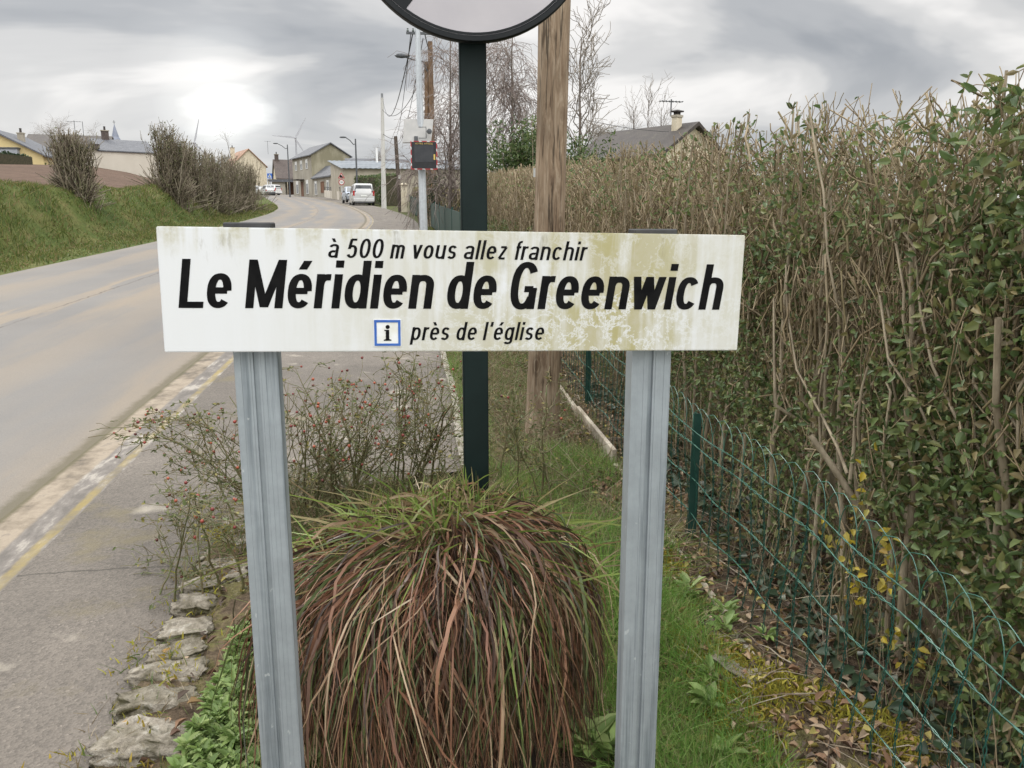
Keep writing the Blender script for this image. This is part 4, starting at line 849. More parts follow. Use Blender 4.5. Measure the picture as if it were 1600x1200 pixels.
    def keep(q):
        h = q[:, 2]-zr(q[:, 1]); y = q[:, 1]; lim = np.interp(y, [1.5, 2.6, 3.4, 4.5, 7, 17], [1.66, 1.55, 1.42, 1.3, 1.15, 1.05])
        p = np.where(h < lim, .95, np.interp(y, [1.5, 3, 5, 10], [.6, .34, .2, .14])); p = p*np.clip(.62+.45*np.sin(q[:, 1]*4+np.sin(h*5)*1.3)+.3*np.sin(h*7+q[:, 0]*6), .12, 1.2)
        return RNG.random(len(q)) < p
    q = q[keep(q)]
    n = 125000; Yv = 1.0+(y1-1.0)*RNG.random(n)**1.6; hv = RNG.uniform(.05, 1.85, n); Xv = 1.47+np.abs(RNG.normal(0, .26, n)); v = np.stack([Xv, Yv, zr(Yv)+hv], -1); v = v[keep(v) & (Xv < 2.8)]
    A = np.concatenate([q, v]); n = len(A); D = RNG.normal(0, 1, (n, 3)); D[:, 0] -= .4; D[:, 2] += .15; Nn = RNG.normal(0, .7, (n, 3))+np.array([-.5, -.2, .7])
    L = RNG.uniform(.016, .043, n)*np.where(A[:, 1] < 2.4, 1.12, .95); 
    a = RNG.random(n) < .86
    leaves('foliage', A[a], D[a], Nn[a], L[a], L[a]*RNG.uniform(.42, .58, a.sum()), M_HLEAF, root, off)
    leaves('faded_foliage', A[~a], D[~a], Nn[~a], L[~a]*.9, L[~a]*RNG.uniform(.35, .55, (~a).sum()), M_OLEAF, root, off)
    # dark dead growth deep inside keeps the hedge closed
    n = 16000; Yv = 1.0+(y1-.6)*RNG.random(n); A = np.stack([RNG.uniform(2.2, 2.95, n), Yv, zr(Yv)+RNG.uniform(.05, 1.72, n)], -1); D = RNG.normal(0, 1, (n, 3)); L = RNG.uniform(.05, .10, n)
    leaves('inner_foliage', A, D, RNG.normal(0, 1, (n, 3)), L, L*.5, M_HLEAF, root, off)
    # dry grass stalks under it
    n = 1300; Yv = RNG.uniform(1.0, 8, n); b = np.stack([RNG.uniform(1.3, 1.9, n), Yv, bed_z(np.full(n, 1.5), Yv)], -1)
    tag(blades('dry_stalks', grass_paths(b, RNG.uniform(.15, .55, n), .5, 5), RNG.uniform(.0018, .0035, n)[:, None]*np.array([1, 1, .9, .7, .3])[None], leaf_mat('dry hedge grass', [(.30, .23, .14), (.38, .31, .21), (.20, .15, .09), (.12, .14, .05)], .6, .1), None), kind='stuff')
near_hedge()
def yellow_shrub():
    b = np.array([1.42, 2.3, float(bed_z(1.42, 2.3))]); root = thing('yellow_shrub', b, 'thin shoot with bright yellow leaves poking through the wire fence', 'shrub')
    pts = [pt(1385, 830, 2.1), pt(1400, 870, 2.05), pt(1370, 940, 2.0), pt(1345, 790, 2.2), pt(1340, 700, 2.3), pt(1400, 1010, 1.95), pt(1440, 1050, 1.95), pt(1330, 880, 2.2), pt(1300, 820, 2.4), pt(1420, 905, 2.0)]
    P = np.array([[b+(p-b)*t+np.array([.03*math.sin(t*3+i), .03*math.sin(t*4+i*2), .05*math.sin(t*math.pi)]) for t in np.linspace(0, 1, 7)] for i, p in enumerate(pts)])
    tubes('shoots', [(P, np.repeat(np.linspace(.004, .0012, 7)[None], len(pts), 0), 5)], M_CANE, root, b)
    n = 85; i = RNG.integers(0, len(pts), n); t = RNG.uniform(.66, 1, n)*6; k = np.clip(t.astype(int), 0, 5); q = P[i, k]+(P[i, k+1]-P[i, k])*(t-k)[:, None]+RNG.normal(0, .016, (n, 3)); D = RNG.normal(0, 1, (n, 3)); D[:, 0] -= .3
    L = RNG.uniform(.022, .038, n); leaves('yellow_leaves', q, D, RNG.normal(0, .5, (n, 3))+np.array([-.4, -.5, .7]), L, L*.55, M_YLEAF, root, b)
yellow_shrub()
def clipped_hedge(name, label, path, h, w, nstub, nleaf, m1, m2, leaf=.06, group=None):
    path = np.array(path, float); c = path.mean(0); base = np.array([c[0], c[1], float(zr(c[1]))]); root = thing(name, base, label, 'hedge', group=group)
    seg = np.linalg.norm(np.diff(path, axis=0), axis=1); cum = np.concatenate([[0], np.cumsum(seg)])
    def at(n):
        s = RNG.uniform(0, cum[-1], n); x = np.interp(s, cum, path[:, 0]); y = np.interp(s, cum, path[:, 1]); lat = RNG.uniform(-.5, .5, n)*w; hh = RNG.uniform(.05, 1, n)*h
        k = RNG.random(n); lat = np.where(k < .5, np.sign(RNG.normal(-.35, 1, n))*(w*.5-np.abs(RNG.normal(0, .07, n))), lat); hh = np.where((k > .5) & (k < .8), h-np.abs(RNG.normal(0, .06, n)), hh)
        return np.stack([x+lat, y, zr(y)+hh], -1)
    B = at(nstub); d = unit(np.stack([RNG.normal(0, .4, nstub), RNG.normal(0, .4, nstub), np.abs(RNG.normal(1, .4, nstub))], -1)); L = RNG.uniform(.15, .45, nstub); t = np.linspace(-1, 0, 3)
    tubes('twigs', [(B[:, None]+d[:, None]*L[:, None, None]*t[None, :, None], RNG.uniform(.004, .009, nstub)[:, None]*np.ones((1, 3)), 4)], m1, root, base)['kind'] = 'stuff'
    A = at(nleaf); L = RNG.uniform(.6, 1.3, nleaf)*leaf; leaves('foliage', A, RNG.normal(0, 1, (nleaf, 3)), RNG.normal(0, .8, (nleaf, 3))+np.array([0, -.3, .6]), L, L*.55, m2, root, base)['kind'] = 'stuff'
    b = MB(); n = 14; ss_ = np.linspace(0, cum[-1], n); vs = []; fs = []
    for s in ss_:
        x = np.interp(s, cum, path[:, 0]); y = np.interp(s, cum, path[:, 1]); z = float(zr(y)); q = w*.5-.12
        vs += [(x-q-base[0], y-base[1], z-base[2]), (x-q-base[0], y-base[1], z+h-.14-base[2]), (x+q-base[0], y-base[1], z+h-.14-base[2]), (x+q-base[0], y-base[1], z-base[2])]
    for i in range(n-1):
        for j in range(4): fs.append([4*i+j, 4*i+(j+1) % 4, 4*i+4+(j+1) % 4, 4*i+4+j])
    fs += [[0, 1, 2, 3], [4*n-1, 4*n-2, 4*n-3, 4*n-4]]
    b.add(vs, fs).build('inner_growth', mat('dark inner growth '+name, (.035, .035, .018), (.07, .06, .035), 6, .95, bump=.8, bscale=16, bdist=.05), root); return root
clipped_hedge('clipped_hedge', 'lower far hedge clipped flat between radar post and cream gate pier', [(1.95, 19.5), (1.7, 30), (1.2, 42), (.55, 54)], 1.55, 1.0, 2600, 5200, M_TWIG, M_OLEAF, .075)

# ------------------------------------------------------------------ far end of the pavement: pier, mesh panels, posts
M_CREAM = mat('cream render', (.46, .40, .29), (.58, .52, .40), 2.5, .9, bump=.2, bscale=30)
M_PALE = mat('pale concrete', (.42, .41, .38), (.52, .51, .48), 6, .85, stretch=(1, 1, .2))
M_DARKWOOD = wood_mat('dark creosoted wood', (.05, .04, .032), (.085, .068, .055), (.13, .105, .085), False)
M_BROWNWOOD = wood_mat('brown treated wood', (.12, .075, .045), (.18, .115, .07), (.24, .16, .10), False)
M_GALV = galv_mat('dull galvanised post', (.36, .38, .40), (.50, .53, .55), 12, .5, .2)
M_DK = mat('dark grey metal', (.05, .055, .06), (.09, .095, .10), 10, .5)
def pier():
    P = gp(632, 331); root = thing('gate_pier', P, 'square cream gate pier with flat cap at the hedge end', 'pier')
    MB().box((0, 0, .82), (.42, .42, 1.7)).build('shaft', M_CREAM, root, bevel=.01); MB().box((0, 0, 1.71), (.54, .54, .08)).box((0, 0, 1.78), (.44, .44, .06), taper=.6).build('cap', M_CREAM, root, bevel=.01)
pier()
def mesh_fence():
    a = gp(634, 332); ys = np.linspace(54.2, 17.5, 15); xs = np.interp(ys, [17.5, 24, 32, 42, 55], [1.28, 1.08, .82, .42, -.12]); root = thing('panel_fence', (xs[7], ys[7], float(zr(ys[7]))), 'dark green mesh panel fence running from the pier towards the radar post', 'fence'); o = np.array(root.location)
    m, nt, b = node_mat('green mesh panel'); v = ncoord(nt, 'Object'); n = nnoise(nt, v, 1.3, 4); z = sep(nt, v)[1]
    st = nramp(nt, nmath(nt, 'SINE', nmath(nt, 'MULTIPLY', z, 26.0)), [(.35, .45), (.75, 1.0)]); c = nmix(nt, 1.0, nramp(nt, n, [(.3, (.018, .07, .055)), (.7, (.035, .10, .075))]), st, 'MULTIPLY'); lk(nt, c, b.inputs['Base Color']); b.inputs['Roughness'].default_value = .6
    for i in range(14):
        p, q = np.array([xs[i], ys[i], zr(ys[i])]), np.array([xs[i+1], ys[i+1], zr(ys[i+1])]); L = np.linalg.norm((q-p)[:2]); an = math.atan2(q[1]-p[1], q[0]-p[0]); mid = (p+q)/2-o
        MB().box((0, 0, .52), (L-.06, .03, .92)).build('panel', m, root).matrix_local = Matrix.Translation(mid) @ Matrix.Rotation(an, 4, 'Z') @ Matrix.Rotation(-math.atan2(q[2]-p[2], L), 4, 'Y')
        MB().box((0, 0, .5), (.05, .05, 1.12)).build('post', M_FPOST, root).location = p-o
mesh_fence()
def pole_(name, px, base, top_px, r0, r1, m, label, Y=None, n=14, cat='pole'):
    B = gp(*base) if Y is None else np.array([pt(base[0], base[1], Y)[0], Y, float(zr(Y))]); T = pt(top_px[0], top_px[1], B[1]); root = thing(name, B, label, cat)
    sh = MB().tube([(0, 0, -.2), tuple(T-B)], [r0, r1], n).build('shaft', m, root, smooth=True); return root, B, T
c_root, c_B, c_T = pole_('concrete_pole', 0, (600, 326), (597, 153), .19, .105, M_PALE, 'tall thin pale concrete pole beside the parked van')
MB().tube([(-.05, 0, 0), (-.05, 0, .3), (.05, 0, .3), (.05, 0, 0)], .03, 6).build('top_hook', M_DK, c_root).location = c_T-c_B
d_root, d_B, d_T = pole_('service_post', 0, (626, 331), (618, 213), .15, .11, M_DARKWOOD, 'short dark wooden post just left of the cream pier')
MB().box((0, -.16, 2.2), (.16, .05, .24)).build('notice_plate', M_PALE, d_root)
s_root, s_B, s_T = pole_('street_pole', 0, (664, 420), (652, 30), .085, .05, M_GALV, 'pale grey tapered metal pole carrying the radar speed display', Y=16.0, n=20)
MB().box((0, 0, 0), (.46, .04, .04)).build('crossarm', M_DK, s_root).location = pt(654, 52, 16)-s_B
for k in (-.2, -.1, .1, .2): MB().lathe([(.012, 0), (.022, .01), (.022, .03), (.012, .045), (.018, .06), (.0, .07)], 10, (k, 0, .02)).build('insulator', mat('insulator glass', (.10, .12, .11), rough=.2) if k == -.2 else bpy.data.materials['insulator glass'], s_root).location = pt(654, 52, 16)-s_B
w_root, w_B, w_T = pole_('twin_timber_pole', 0, (677, 330), (672, 65), .14, .095, M_BROWNWOOD, 'twin brown timber pole with a lamp arm behind the radar post', Y=34.0)
MB().tube([(-.22, .1, -.2), tuple(pt(668, 96, 34)-w_B+np.array([-.05, .06, 0]))], [.11, .08], 12).build('second_shaft', M_BROWNWOOD, w_root, smooth=True)
a0, a1, a2, a3 = pt(668, 112, 34), pt(661, 96, 33.9), pt(645, 93, 33.8), pt(633, 89, 33.8)
MB().tube([a0-w_B, a1-w_B, a2-w_B, a3-w_B], .03, 8).build('lamp_arm', M_DK, w_root, smooth=True)
MB().lathe([(.0, -.3), (.08, -.2), (.10, 0), (.06, .25), (.02, .32)], 12, (0, 0, 0), 'x').build('lamp_head', M_DK, w_root, smooth=True).location = pt(628, 87, 33.8)-w_B

def radar():
    Y = 15.82; c = pt(662.5, 243, Y); root = thing('radar_speed_display', c, 'dark radar speed display with red and white border fixed to the grey pole', 'road sign'); W, H = .50, .52
    sc = Y*1.0/FPX
    MB().box((0, 0, 0), (W, .09, H)).build('case', mat('black display case', (.012, .013, .015), (.02, .02, .022), 12, .35), root, bevel=.012)
    mr = mat('red border tape', (.42, .03, .03), (.30, .03, .03), 20, .5); mb, nt, b_ = node_mat('red and white border'); xx, yy, zz = sep(nt, ncoord(nt, 'Object'))
    st_ = nramp(nt, nmath(nt, 'SINE', nmath(nt, 'MULTIPLY', nmath(nt, 'ADD', xx, zz), 42.0)), [(.5, 0.0), (.52, 1.0)]); lk(nt, nmix(nt, st_, (.36, .03, .03), (.55, .53, .51)), b_.inputs['Base Color'])
    fr = MB(); w_, h_ = W/2, H/2
    for d_ in (-.046, -.050): fr.add([(-w_, d_, -h_), (w_, d_, -h_), (w_, d_, h_), (-w_, d_, h_), (-w_*.93, d_, -h_*.94), (w_*.93, d_, -h_*.94), (w_*.93, d_, h_*.94), (-w_*.93, d_, h_*.94)], [])
    fr.f = [[8+k, 8+(k+1) % 4, 12+(k+1) % 4, 12+k] for k in range(4)]+[[k, 4+k, 4+(k+1) % 4, (k+1) % 4] for k in range(4)]+[[k, (k+1) % 4, 8+(k+1) % 4, 8+k] for k in range(4)]+[[4+k, 12+k, 12+(k+1) % 4, 4+(k+1) % 4] for k in range(4)]
    fr.build('border', mb, root)
    MB().box((0, -.047, .03), (W*.72, .004, H*.58)).build('screen', mat('smoked screen', (.028, .03, .034), (.04, .042, .045), 10, .2), root)
    put_text('lettering', 'VOTRE VITESSE', mat('amber lettering', (.55, .40, .10), rough=.5), root, -W*.33, W*.33, H*.38, .03, y=-.049, shear=0, spacing=1.1)
    MB().box((W*.39, -.048, -.03), (.03, .004, .10)).build('amber_strip', bpy.data.materials['amber lettering'], root)
    c2 = pt(654, 202, Y); 
    r2 = thing('solar_panel', c2, 'pale grey back of a solar panel above the radar speed display', 'solar panel')
    mg = mat('pale grey sheet', (.33, .325, .31), (.40, .39, .37), 5, .6)
    MB().prism([(-.30, -.22), (.23, -.22), (.29, .25), (-.27, .25)], -.02, .02, 'y').build('panel', mg, r2, bevel=.004).matrix_local = Matrix.Rotation(R(-18), 4, 'X') @ Matrix.Translation((0, .12, 0))
    f = MB(); f.box((-.05, .06, -.17), (.07, .07, .10)); f.build('battery_box', M_DK, r2, bevel=.006)
    g = MB(); g.tube([(.0, .0, -.16), (.14, -.02, -.16), (.14, -.02, .04), (.0, .0, .04)], .008, 6); g.build('bracket', M_DK, r2)
    MB().lathe([(.0, -.07), (.045, -.06), (.05, .0), (.03, .05), (0, .055)], 14, (.20, -.03, -.04), 'y').build('sensor', M_DK, r2, smooth=True)
radar()
M_CABLE = mat('black cable', (.02, .02, .022), rough=.6)
def cable(a, b, sag, label, r=.012):
    a, b = np.array(a), np.array(b); n = 24; pts = [a+(b-a)*t-np.array([0, 0, sag*4*t*(1-t)])-a for t in np.linspace(0, 1, n)]
    o = MB().tube(pts, r, 5).build('overhead_cable', M_CABLE, None, smooth=True); o.location = a; tag(o, label, 'cable', 'overhead cables')
cable(pt(645, 52, 16), c_T+np.array([0, 0, .25]), 1.5, 'deeply sagging overhead cable ending on the concrete pole', .012)
cable(pt(664, 54, 16), w_T-np.array([0, 0, .3]), .1, 'overhead cable from grey pole to twin timber pole', .011)
cable(w_T-np.array([0, 0, .5]), c_T-np.array([0, 0, .8]), 1.2, 'lower slack overhead cable from twin timber pole to concrete pole', .016)
cable(pt(642, 52, 16), d_T, .5, 'steep overhead cable from grey pole down to the short dark post', .008)
cable(pt(661, 60, 16), d_T-np.array([0, 0, .3]), .8, 'second steep overhead cable down to the short dark post', .008)
cable(w_T-np.array([0, 0, .6]), pt(1045, 206, 36), .6, 'thin overhead cable running right to the chimney house', .011)
cable(d_T-np.array([0, 0, .15]), c_T-np.array([0, 0, 2.5]), .1, 'short overhead cable between concrete pole and short dark post', .02)

# ------------------------------------------------------------------ bare trees and evergreens behind the hedge
M_BARK = mat('grey brown bark', (.10, .08, .065), (.17, .14, .115), 14, .9, bump=.5, bscale=40)
M_BTWIG = leaf_mat('reddish birch twigs', [(.22, .175, .155), (.27, .22, .195), (.18, .145, .13), (.31, .26, .23)], .8, 0, .2)
M_GTWIG = leaf_mat('grey twigs bare', [(.21, .18, .145), (.26, .225, .185), (.16, .135, .11)], .8, 0, .2)
def bare_tree(px, top, Y, H, label, droop=0, n1=16, n2=9, n3=7, spread=.45, l1=.38, twig=None, name='bare_tree', lean=0, rt=.02, cut=0.0, up=.45):
    B = np.array([pt(px, 300, Y)[0], Y, float(zr(Y))]); T = pt(top[0], top[1], Y); Hh = T[2]-B[2]; root = thing(name, B, label, 'tree'); K = 9; t = np.linspace(0, 1, K)
    P = B[None]+(T-B)[None]*t[:, None]+np.cumsum(RNG.normal(0, .02*Hh/8, (K, 3)), 0); P = P[None]; r0 = np.linspace(rt*Hh*.75, .012, K)[None]
    P1, r1 = subbranch(P, r0, n1, l1*Hh*.45, l1*Hh, up, spread, .18+cut, .97, 7, .5, gravity=droop*.15)
    ln = 1-.55*((P1[:, 0, 2]-B[2])/Hh); P1 = P1[:, :1]+(P1-P1[:, :1])*ln[:, None, None]
    P2, r2 = subbranch(P1, r1, n2, .10*Hh, .22*Hh, up*.6-droop*.3, .5, .2, 1, 6, .55, gravity=droop*.6)
    P3, r3 = subbranch(P2, r2, n3, .04*Hh, .15*Hh if droop else .10*Hh, up*.3-droop*.5, .5, .15, 1, 5, .6, gravity=droop*.9)
    tubes('trunk', [(P, r0, 10), (P1, np.maximum(r1, .010), 6)], M_BARK, root, B); tubes('crown', [(P2, np.maximum(r2, .0065), 4), (P3, np.maximum(r3, .0048), 4)], twig or M_BTWIG, root, B); return root, B, T
bare_tree(701, (706, 62), 25, 0, 'weeping leafless birch directly left of the dark pole', .7, 20, 9, 6, rt=.016)
bare_tree(797, (800, 38), 24, 0, 'tall weeping leafless birch between dark pole and timber pole', .7, 22, 9, 6, rt=.016)
bare_tree(904, (908, 58), 20, 0, 'small open bare tree right of the timber pole', 0, 15, 5, 4, .42, .42, M_GTWIG, rt=.014, up=.5)
bare_tree(655, (668, 130), 36, 0, 'scrubby bare tree behind the radar display', .3, 18, 7, 4, .5, .34, rt=.015)
for px, tp, Y, lab in ((1008, (1012, 158), 40, 'thin bare sapling left of the chimney'), (1030, (1034, 168), 42, 'faint bare sapling touching the chimney on its left'), (992, (990, 176), 41, 'bare sapling over the left end of the brown roof')):
    bare_tree(px, tp, Y, 0, lab, 0, 12, 3, 2, .25, .3, M_GTWIG, 'bare_sapling', rt=.008, up=.9)
M_EVER = leaf_mat('laurel leaves', [(0.065, 0.109, 0.032), (0.087, 0.138, 0.043), (0.123, 0.174, 0.058), (0.051, 0.080, 0.029), (0.160, 0.203, 0.072)], .4, .25)
def leafy_bush(px, Y, top_py, w, label, n=1500, leaf=.11, name='evergreen_shrub', m=None):
    B = np.array([pt(px, 300, Y)[0], Y, float(zr(Y))]); H = pt(px, top_py, Y)[2]-B[2]; root = thing(name, B, label, 'shrub'); ns = max(14, int(w*16)); K = 6; t = np.linspace(0, 1, K)
    tips = np.stack([RNG.normal(0, w*.30, ns), RNG.normal(0, w*.3, ns), H*RNG.uniform(.55, 1.0, ns)], -1); S = tips*np.array([.35, .35, 0]); P = S[:, None]+(tips-S)[:, None]*t[None, :, None]
    P[..., 0] += (np.sin(t*3)*.06)[None]; tubes('stems', [(P, np.repeat(np.linspace(.03, .006, K)[None], ns, 0), 5)], M_STEM, root)
    i = RNG.integers(0, ns, n); f = RNG.beta(2.2, 1.2, n)*(K-1); k = np.clip(f.astype(int), 0, K-2); q = P[i, k]+(P[i, k+1]-P[i, k])*(f-k)[:, None]+RNG.normal(0, .10, (n, 3)); D = RNG.normal(0, 1, (n, 3)); D[:, 2] += .2; L = RNG.uniform(.6, 1.25, n)*leaf
    leaves('foliage', q, D, RNG.normal(0, .6, (n, 3))+np.array([0, -.2, .7]), L, L*.36, m or M_EVER, root)
leafy_bush(795, 19, 190, 1.25, 'glossy evergreen shrub between dark pole and timber pole', 5200)
leafy_bush(826, 18.6, 188, 1.1, 'evergreen shrub touching the left edge of the timber pole', 4200)
leafy_bush(898, 18.8, 185, 1.1, 'evergreen shrub right of the timber pole below the bare tree', 3600)
leafy_bush(932, 19.5, 215, .9, 'low evergreen shrub right of the bare tree trunk', 1100)
leafy_bush(676, 33, 262, 1.0, 'dark ivy covered stump beside the radar display', 1500, .10, 'ivy_stump', leaf_mat('dark ivy', [(.025, .045, .018), (.035, .06, .025), (.05, .07, .03)], .4, .2))
for px, tp, Y, lab in ((945, (940, 206), 60, 'hazy bare trees far behind the evergreen shrubs'), (970, (968, 214), 64, 'distant bare thicket left of the brown roofed house')):
    bare_tree(px, tp, Y, 0, lab, .1, 26, 9, 6, .6, .5, M_GTWIG, 'distant_tree', rt=.02, up=.3)
# ------------------------------------------------------------------ shrubs cut back on the left bank
M_SHOOT = leaf_mat('grey shoots', [(0.140, 0.112, 0.081), (0.189, 0.158, 0.112), (0.105, 0.084, 0.059), (0.224, 0.193, 0.140), (0.154, 0.143, 0.084)], .8, 0, .2)
M_BROWNL = leaf_mat('sparse ivy leaves', [(0.083, 0.094, 0.034), (0.112, 0.120, 0.041), (0.135, 0.112, 0.060), (0.158, 0.150, 0.068)], .5, .2)
def bank_shrub(x, y, H, w, n, label, leafy=0, dark=.3):
    z = float(zland(x, y)); B = np.array([x, y, z]); root = thing('bank_shrub', B, label, 'shrub', group='cut back shrubs on the left bank'); K = 7; t = np.linspace(0, 1, K)
    S = np.stack([RNG.normal(0, w*.20, n), RNG.normal(0, w*.24, n), np.full(n, -.1)], -1); S[:, 2] += zland(x+S[:, 0], y+S[:, 1])-z
    tip = S+np.stack([RNG.normal(0, w*.16, n), RNG.normal(0, w*.2, n), H*RNG.beta(4, 1.3, n)*(1-.12*RNG.random(n))], -1); tip[:, 0] += S[:, 0]*.35
    P = S[:, None]+(tip-S)[:, None]*t[None, :, None]+np.cumsum(RNG.normal(0, .03, (n, K, 3)), 1); r0 = RNG.uniform(.018, .042, n)[:, None]*np.linspace(1, .35, K)[None]
    P1, r1 = subbranch(P, r0, 6, .25, .95, 1.15, .26, .12, 1, 5, .55); P2, r2 = subbranch(P1, r1, 3, .12, .5, .5, .45, .2, 1, 4, .6)
    lim = H*1.04; 
    for Q in (P1, P2): f = np.clip((lim+RNG.normal(0, .14, len(Q))-Q[:, 0, 2])/np.maximum(Q[..., 2].max(1)-Q[:, 0, 2], 1e-3), .05, 1); Q[:] = Q[:, :1]+(Q-Q[:, :1])*f[:, None, None]
        # tangled dead growth round the stool
    m = int(n*5); q = np.stack([RNG.normal(0, w*.26, m), RNG.normal(0, w*.28, m), np.full(m, -.05)], -1); q[:, 2] += zland(x+q[:, 0], y+q[:, 1])-z; a = RNG.normal(0, 1, (m, 3)); a[:, 2] = np.abs(a[:, 2])+.3; L = RNG.uniform(.3, .5, m)*H
    tubes('stems', [(P, r0, 5), (P1, np.maximum(r1, .011), 4), (P2, np.maximum(r2, .0085), 4), (q[:, None]+unit(a)[:, None]*L[:, None, None]*np.linspace(0, 1, 3)[None, :, None], np.full((m, 3), .012), 4)], M_SHOOT, root)
    if leafy:
        all_ = P1.reshape(-1, 3); q = all_[RNG.integers(0, len(all_), leafy)]+RNG.normal(0, .06, (leafy, 3)); L = RNG.uniform(.06, .12, leafy); leaves('foliage', q, RNG.normal(0, 1, (leafy, 3)), RNG.normal(0, 1, (leafy, 3)), L, L*.6, M_BROWNL, root)
def onbank(px, py, s):
    """where the bank surface, s metres left of the road, is seen at px"""
    best = None
    for y in np.arange(14, 110, .25):
        x = float(Lx(y))-s; d = np.array([x, y, 0]); z = d@_fw+EYE*math.sin(PITCH); u = 800+FPX*(d@_r)/z
        if best is None or abs(u-px) < best[0]: best = (abs(u-px), x, y)
    return best[1], best[2]
for px, s, Hpx, w, n, lab, lf in ((138, 2.9, 212, 1.15, 75, 'lone grey brown shrub of upright shoots on the left bank', 500), (122, 3.3, 228, .9, 30, 'thin side growth left of the lone bank shrub', 60),
        (276, 2.9, 198, 1.5, 95, 'tallest bank shrub at the near end of the row, with ragged top', 1500), (304, 2.8, 226, 2.0, 90, 'second bank shrub in the row with ivy among its stems', 1300), (330, 2.7, 238, 2.8, 90, 'middle bank shrub in the row', 900),
        (355, 2.5, 244, 3.0, 90, 'fourth bank shrub in the row, dark at the base', 900), (378, 2.2, 248, 3.2, 80, 'fifth bank shrub in front of the orange roof', 800), (396, 2.0, 254, 3.0, 70, 'last bank shrub of the row at the road bend', 900)):
    x, y = onbank(px, 300, s); H = pt(px, Hpx, y)[2]-float(zland(x, y)); bank_shrub(x, y, H, w*(.62 if px < 200 else .72), int(n*.8), lab, lf)

# grass on the verge and bank
M_BANKT = leaf_mat('bank grass', [(0.087, 0.120, 0.028), (0.122, 0.155, 0.038), (0.153, 0.176, 0.048), (0.071, 0.095, 0.027), (0.194, 0.181, 0.067), (0.224, 0.172, 0.085)], .5, .25, .2)
def bank_grass():
    n = 52000; Y = 13+60*RNG.random(n)**1.5; s = RNG.uniform(.02, 4.2, n); k = (s > .25) | (RNG.random(n) < .5); Y, s = Y[k], s[k]; n = len(Y); X = Lx(Y)-s; b = np.stack([X, Y, zland(X, Y)-.01], -1)
    h = RNG.uniform(.05, .16, n)*np.where(s < 1.4, .75, 1.15)*(1+.5*np.sin(X*2+Y*1.3)*np.sin(Y*.7)); tag(blades('bank_grass', grass_paths(b, h, .8, 3), RNG.uniform(.012, .030, n)[:, None]*np.array([1, .8, .1])[None]*(Y/26)[:, None]**.5, M_BANKT), kind='stuff')
    n = 5000; Y = RNG.uniform(8.8, 33, n); X = RNG.uniform(.32, 1.15, n); b = np.stack([X, Y, zr(Y)-.01], -1); tag(blades('strip_grass', grass_paths(b, RNG.uniform(.04, .12, n), .8, 3), RNG.uniform(.006, .014, n)[:, None]*np.array([1, .8, .1])[None], M_BANKT), kind='stuff')
bank_grass()

# ------------------------------------------------------------------ houses
def roof_mat(name, a, b_, s=1.6, lichen=None):
    m, nt, b = node_mat(name); v = ncoord(nt, 'Object'); n = nnoise(nt, v, s, 6, .7); br = nt.nodes.new('ShaderNodeTexBrick'); br.inputs['Scale'].default_value = 3.2; br.inputs['Mortar Size'].default_value = .03
    br.inputs['Color1'].default_value = (1, 1, 1, 1); br.inputs['Color2'].default_value = (.72, .72, .72, 1); br.inputs['Mortar'].default_value = (.45, .45, .45, 1)
    lk(nt, ncoord(nt, 'Object', (1, 1, 1)), br.inputs[0]); c = nmix(nt, .7, nramp(nt, n, [(.3, a), (.7, b_)]), br.outputs[0], 'MULTIPLY')
    if lichen: c = nmix(nt, nramp(nt, nnoise(nt, v, 2.5, 6, .75), [(.55, 0.0), (.66, .7)]), c, lichen)
    lk(nt, c, b.inputs['Base Color']); b.inputs['Roughness'].default_value = .7; nbump(nt, b, br.outputs['Fac'], .3, .02); return m
M_SLATE = roof_mat('slate', (0.084, 0.088, 0.100), (0.136, 0.140, 0.152)); M_TILE = roof_mat('brown tiles', (0.056, 0.040, 0.034), (0.096, 0.070, 0.058), 1.2, (0.128, 0.104, 0.088)); M_ORANGE = roof_mat('orange tiles', (0.288, 0.152, 0.088), (0.368, 0.216, 0.136))
M_BTILE = roof_mat('dark brown tiles', (0.033, 0.025, 0.021), (0.060, 0.048, 0.039), 2.0, (0.072, 0.066, 0.042))
M_REND = mat('ochre render', (.25, .228, .185), (.335, .308, .255), .8, .92, stretch=(1, 1, .4)); M_GABLE = mat('stained gable render', (.205, .188, .125), (.31, .285, .205), .55, .92, stretch=(1, 1, .5), lo=.42, hi=.58)
M_YEL = mat('yellow render', (.56, .45, .22), (.62, .50, .26), .7, .9); M_LONG = mat('pale cream wall', (.47, .43, .36), (.54, .50, .43), .5, .9, stretch=(1, 1, .3)); M_BLOCK = mat('tan block wall', (.28, .25, .195), (.36, .325, .26), .9, .92, bump=.3, bscale=8)
M_WIN = mat('window glass', (.05, .055, .06), (.10, .11, .12), 2, .12, spec=.6); M_FRAME = mat('white frames', (.66, .66, .64), (.72, .72, .70), 4, .5); M_SHUT = mat('white blind', (.60, .60, .58), (.66, .66, .63), 3, .6); M_DARKO = mat('dark opening', (.03, .027, .025), (.05, .04, .035), 2, .8); M_DOOR = mat('brown door', (.13, .06, .035), (.18, .09, .05), 6, .6)
M_METAL = mat('grey sheet wall', (.26, .28, .31), (.34, .36, .39), .8, .7, stretch=(1, 1, .2)); M_CORR = mat('pale corrugated roof', (.15, .165, .18), (.21, .225, .24), .6, .85, spec=.15)
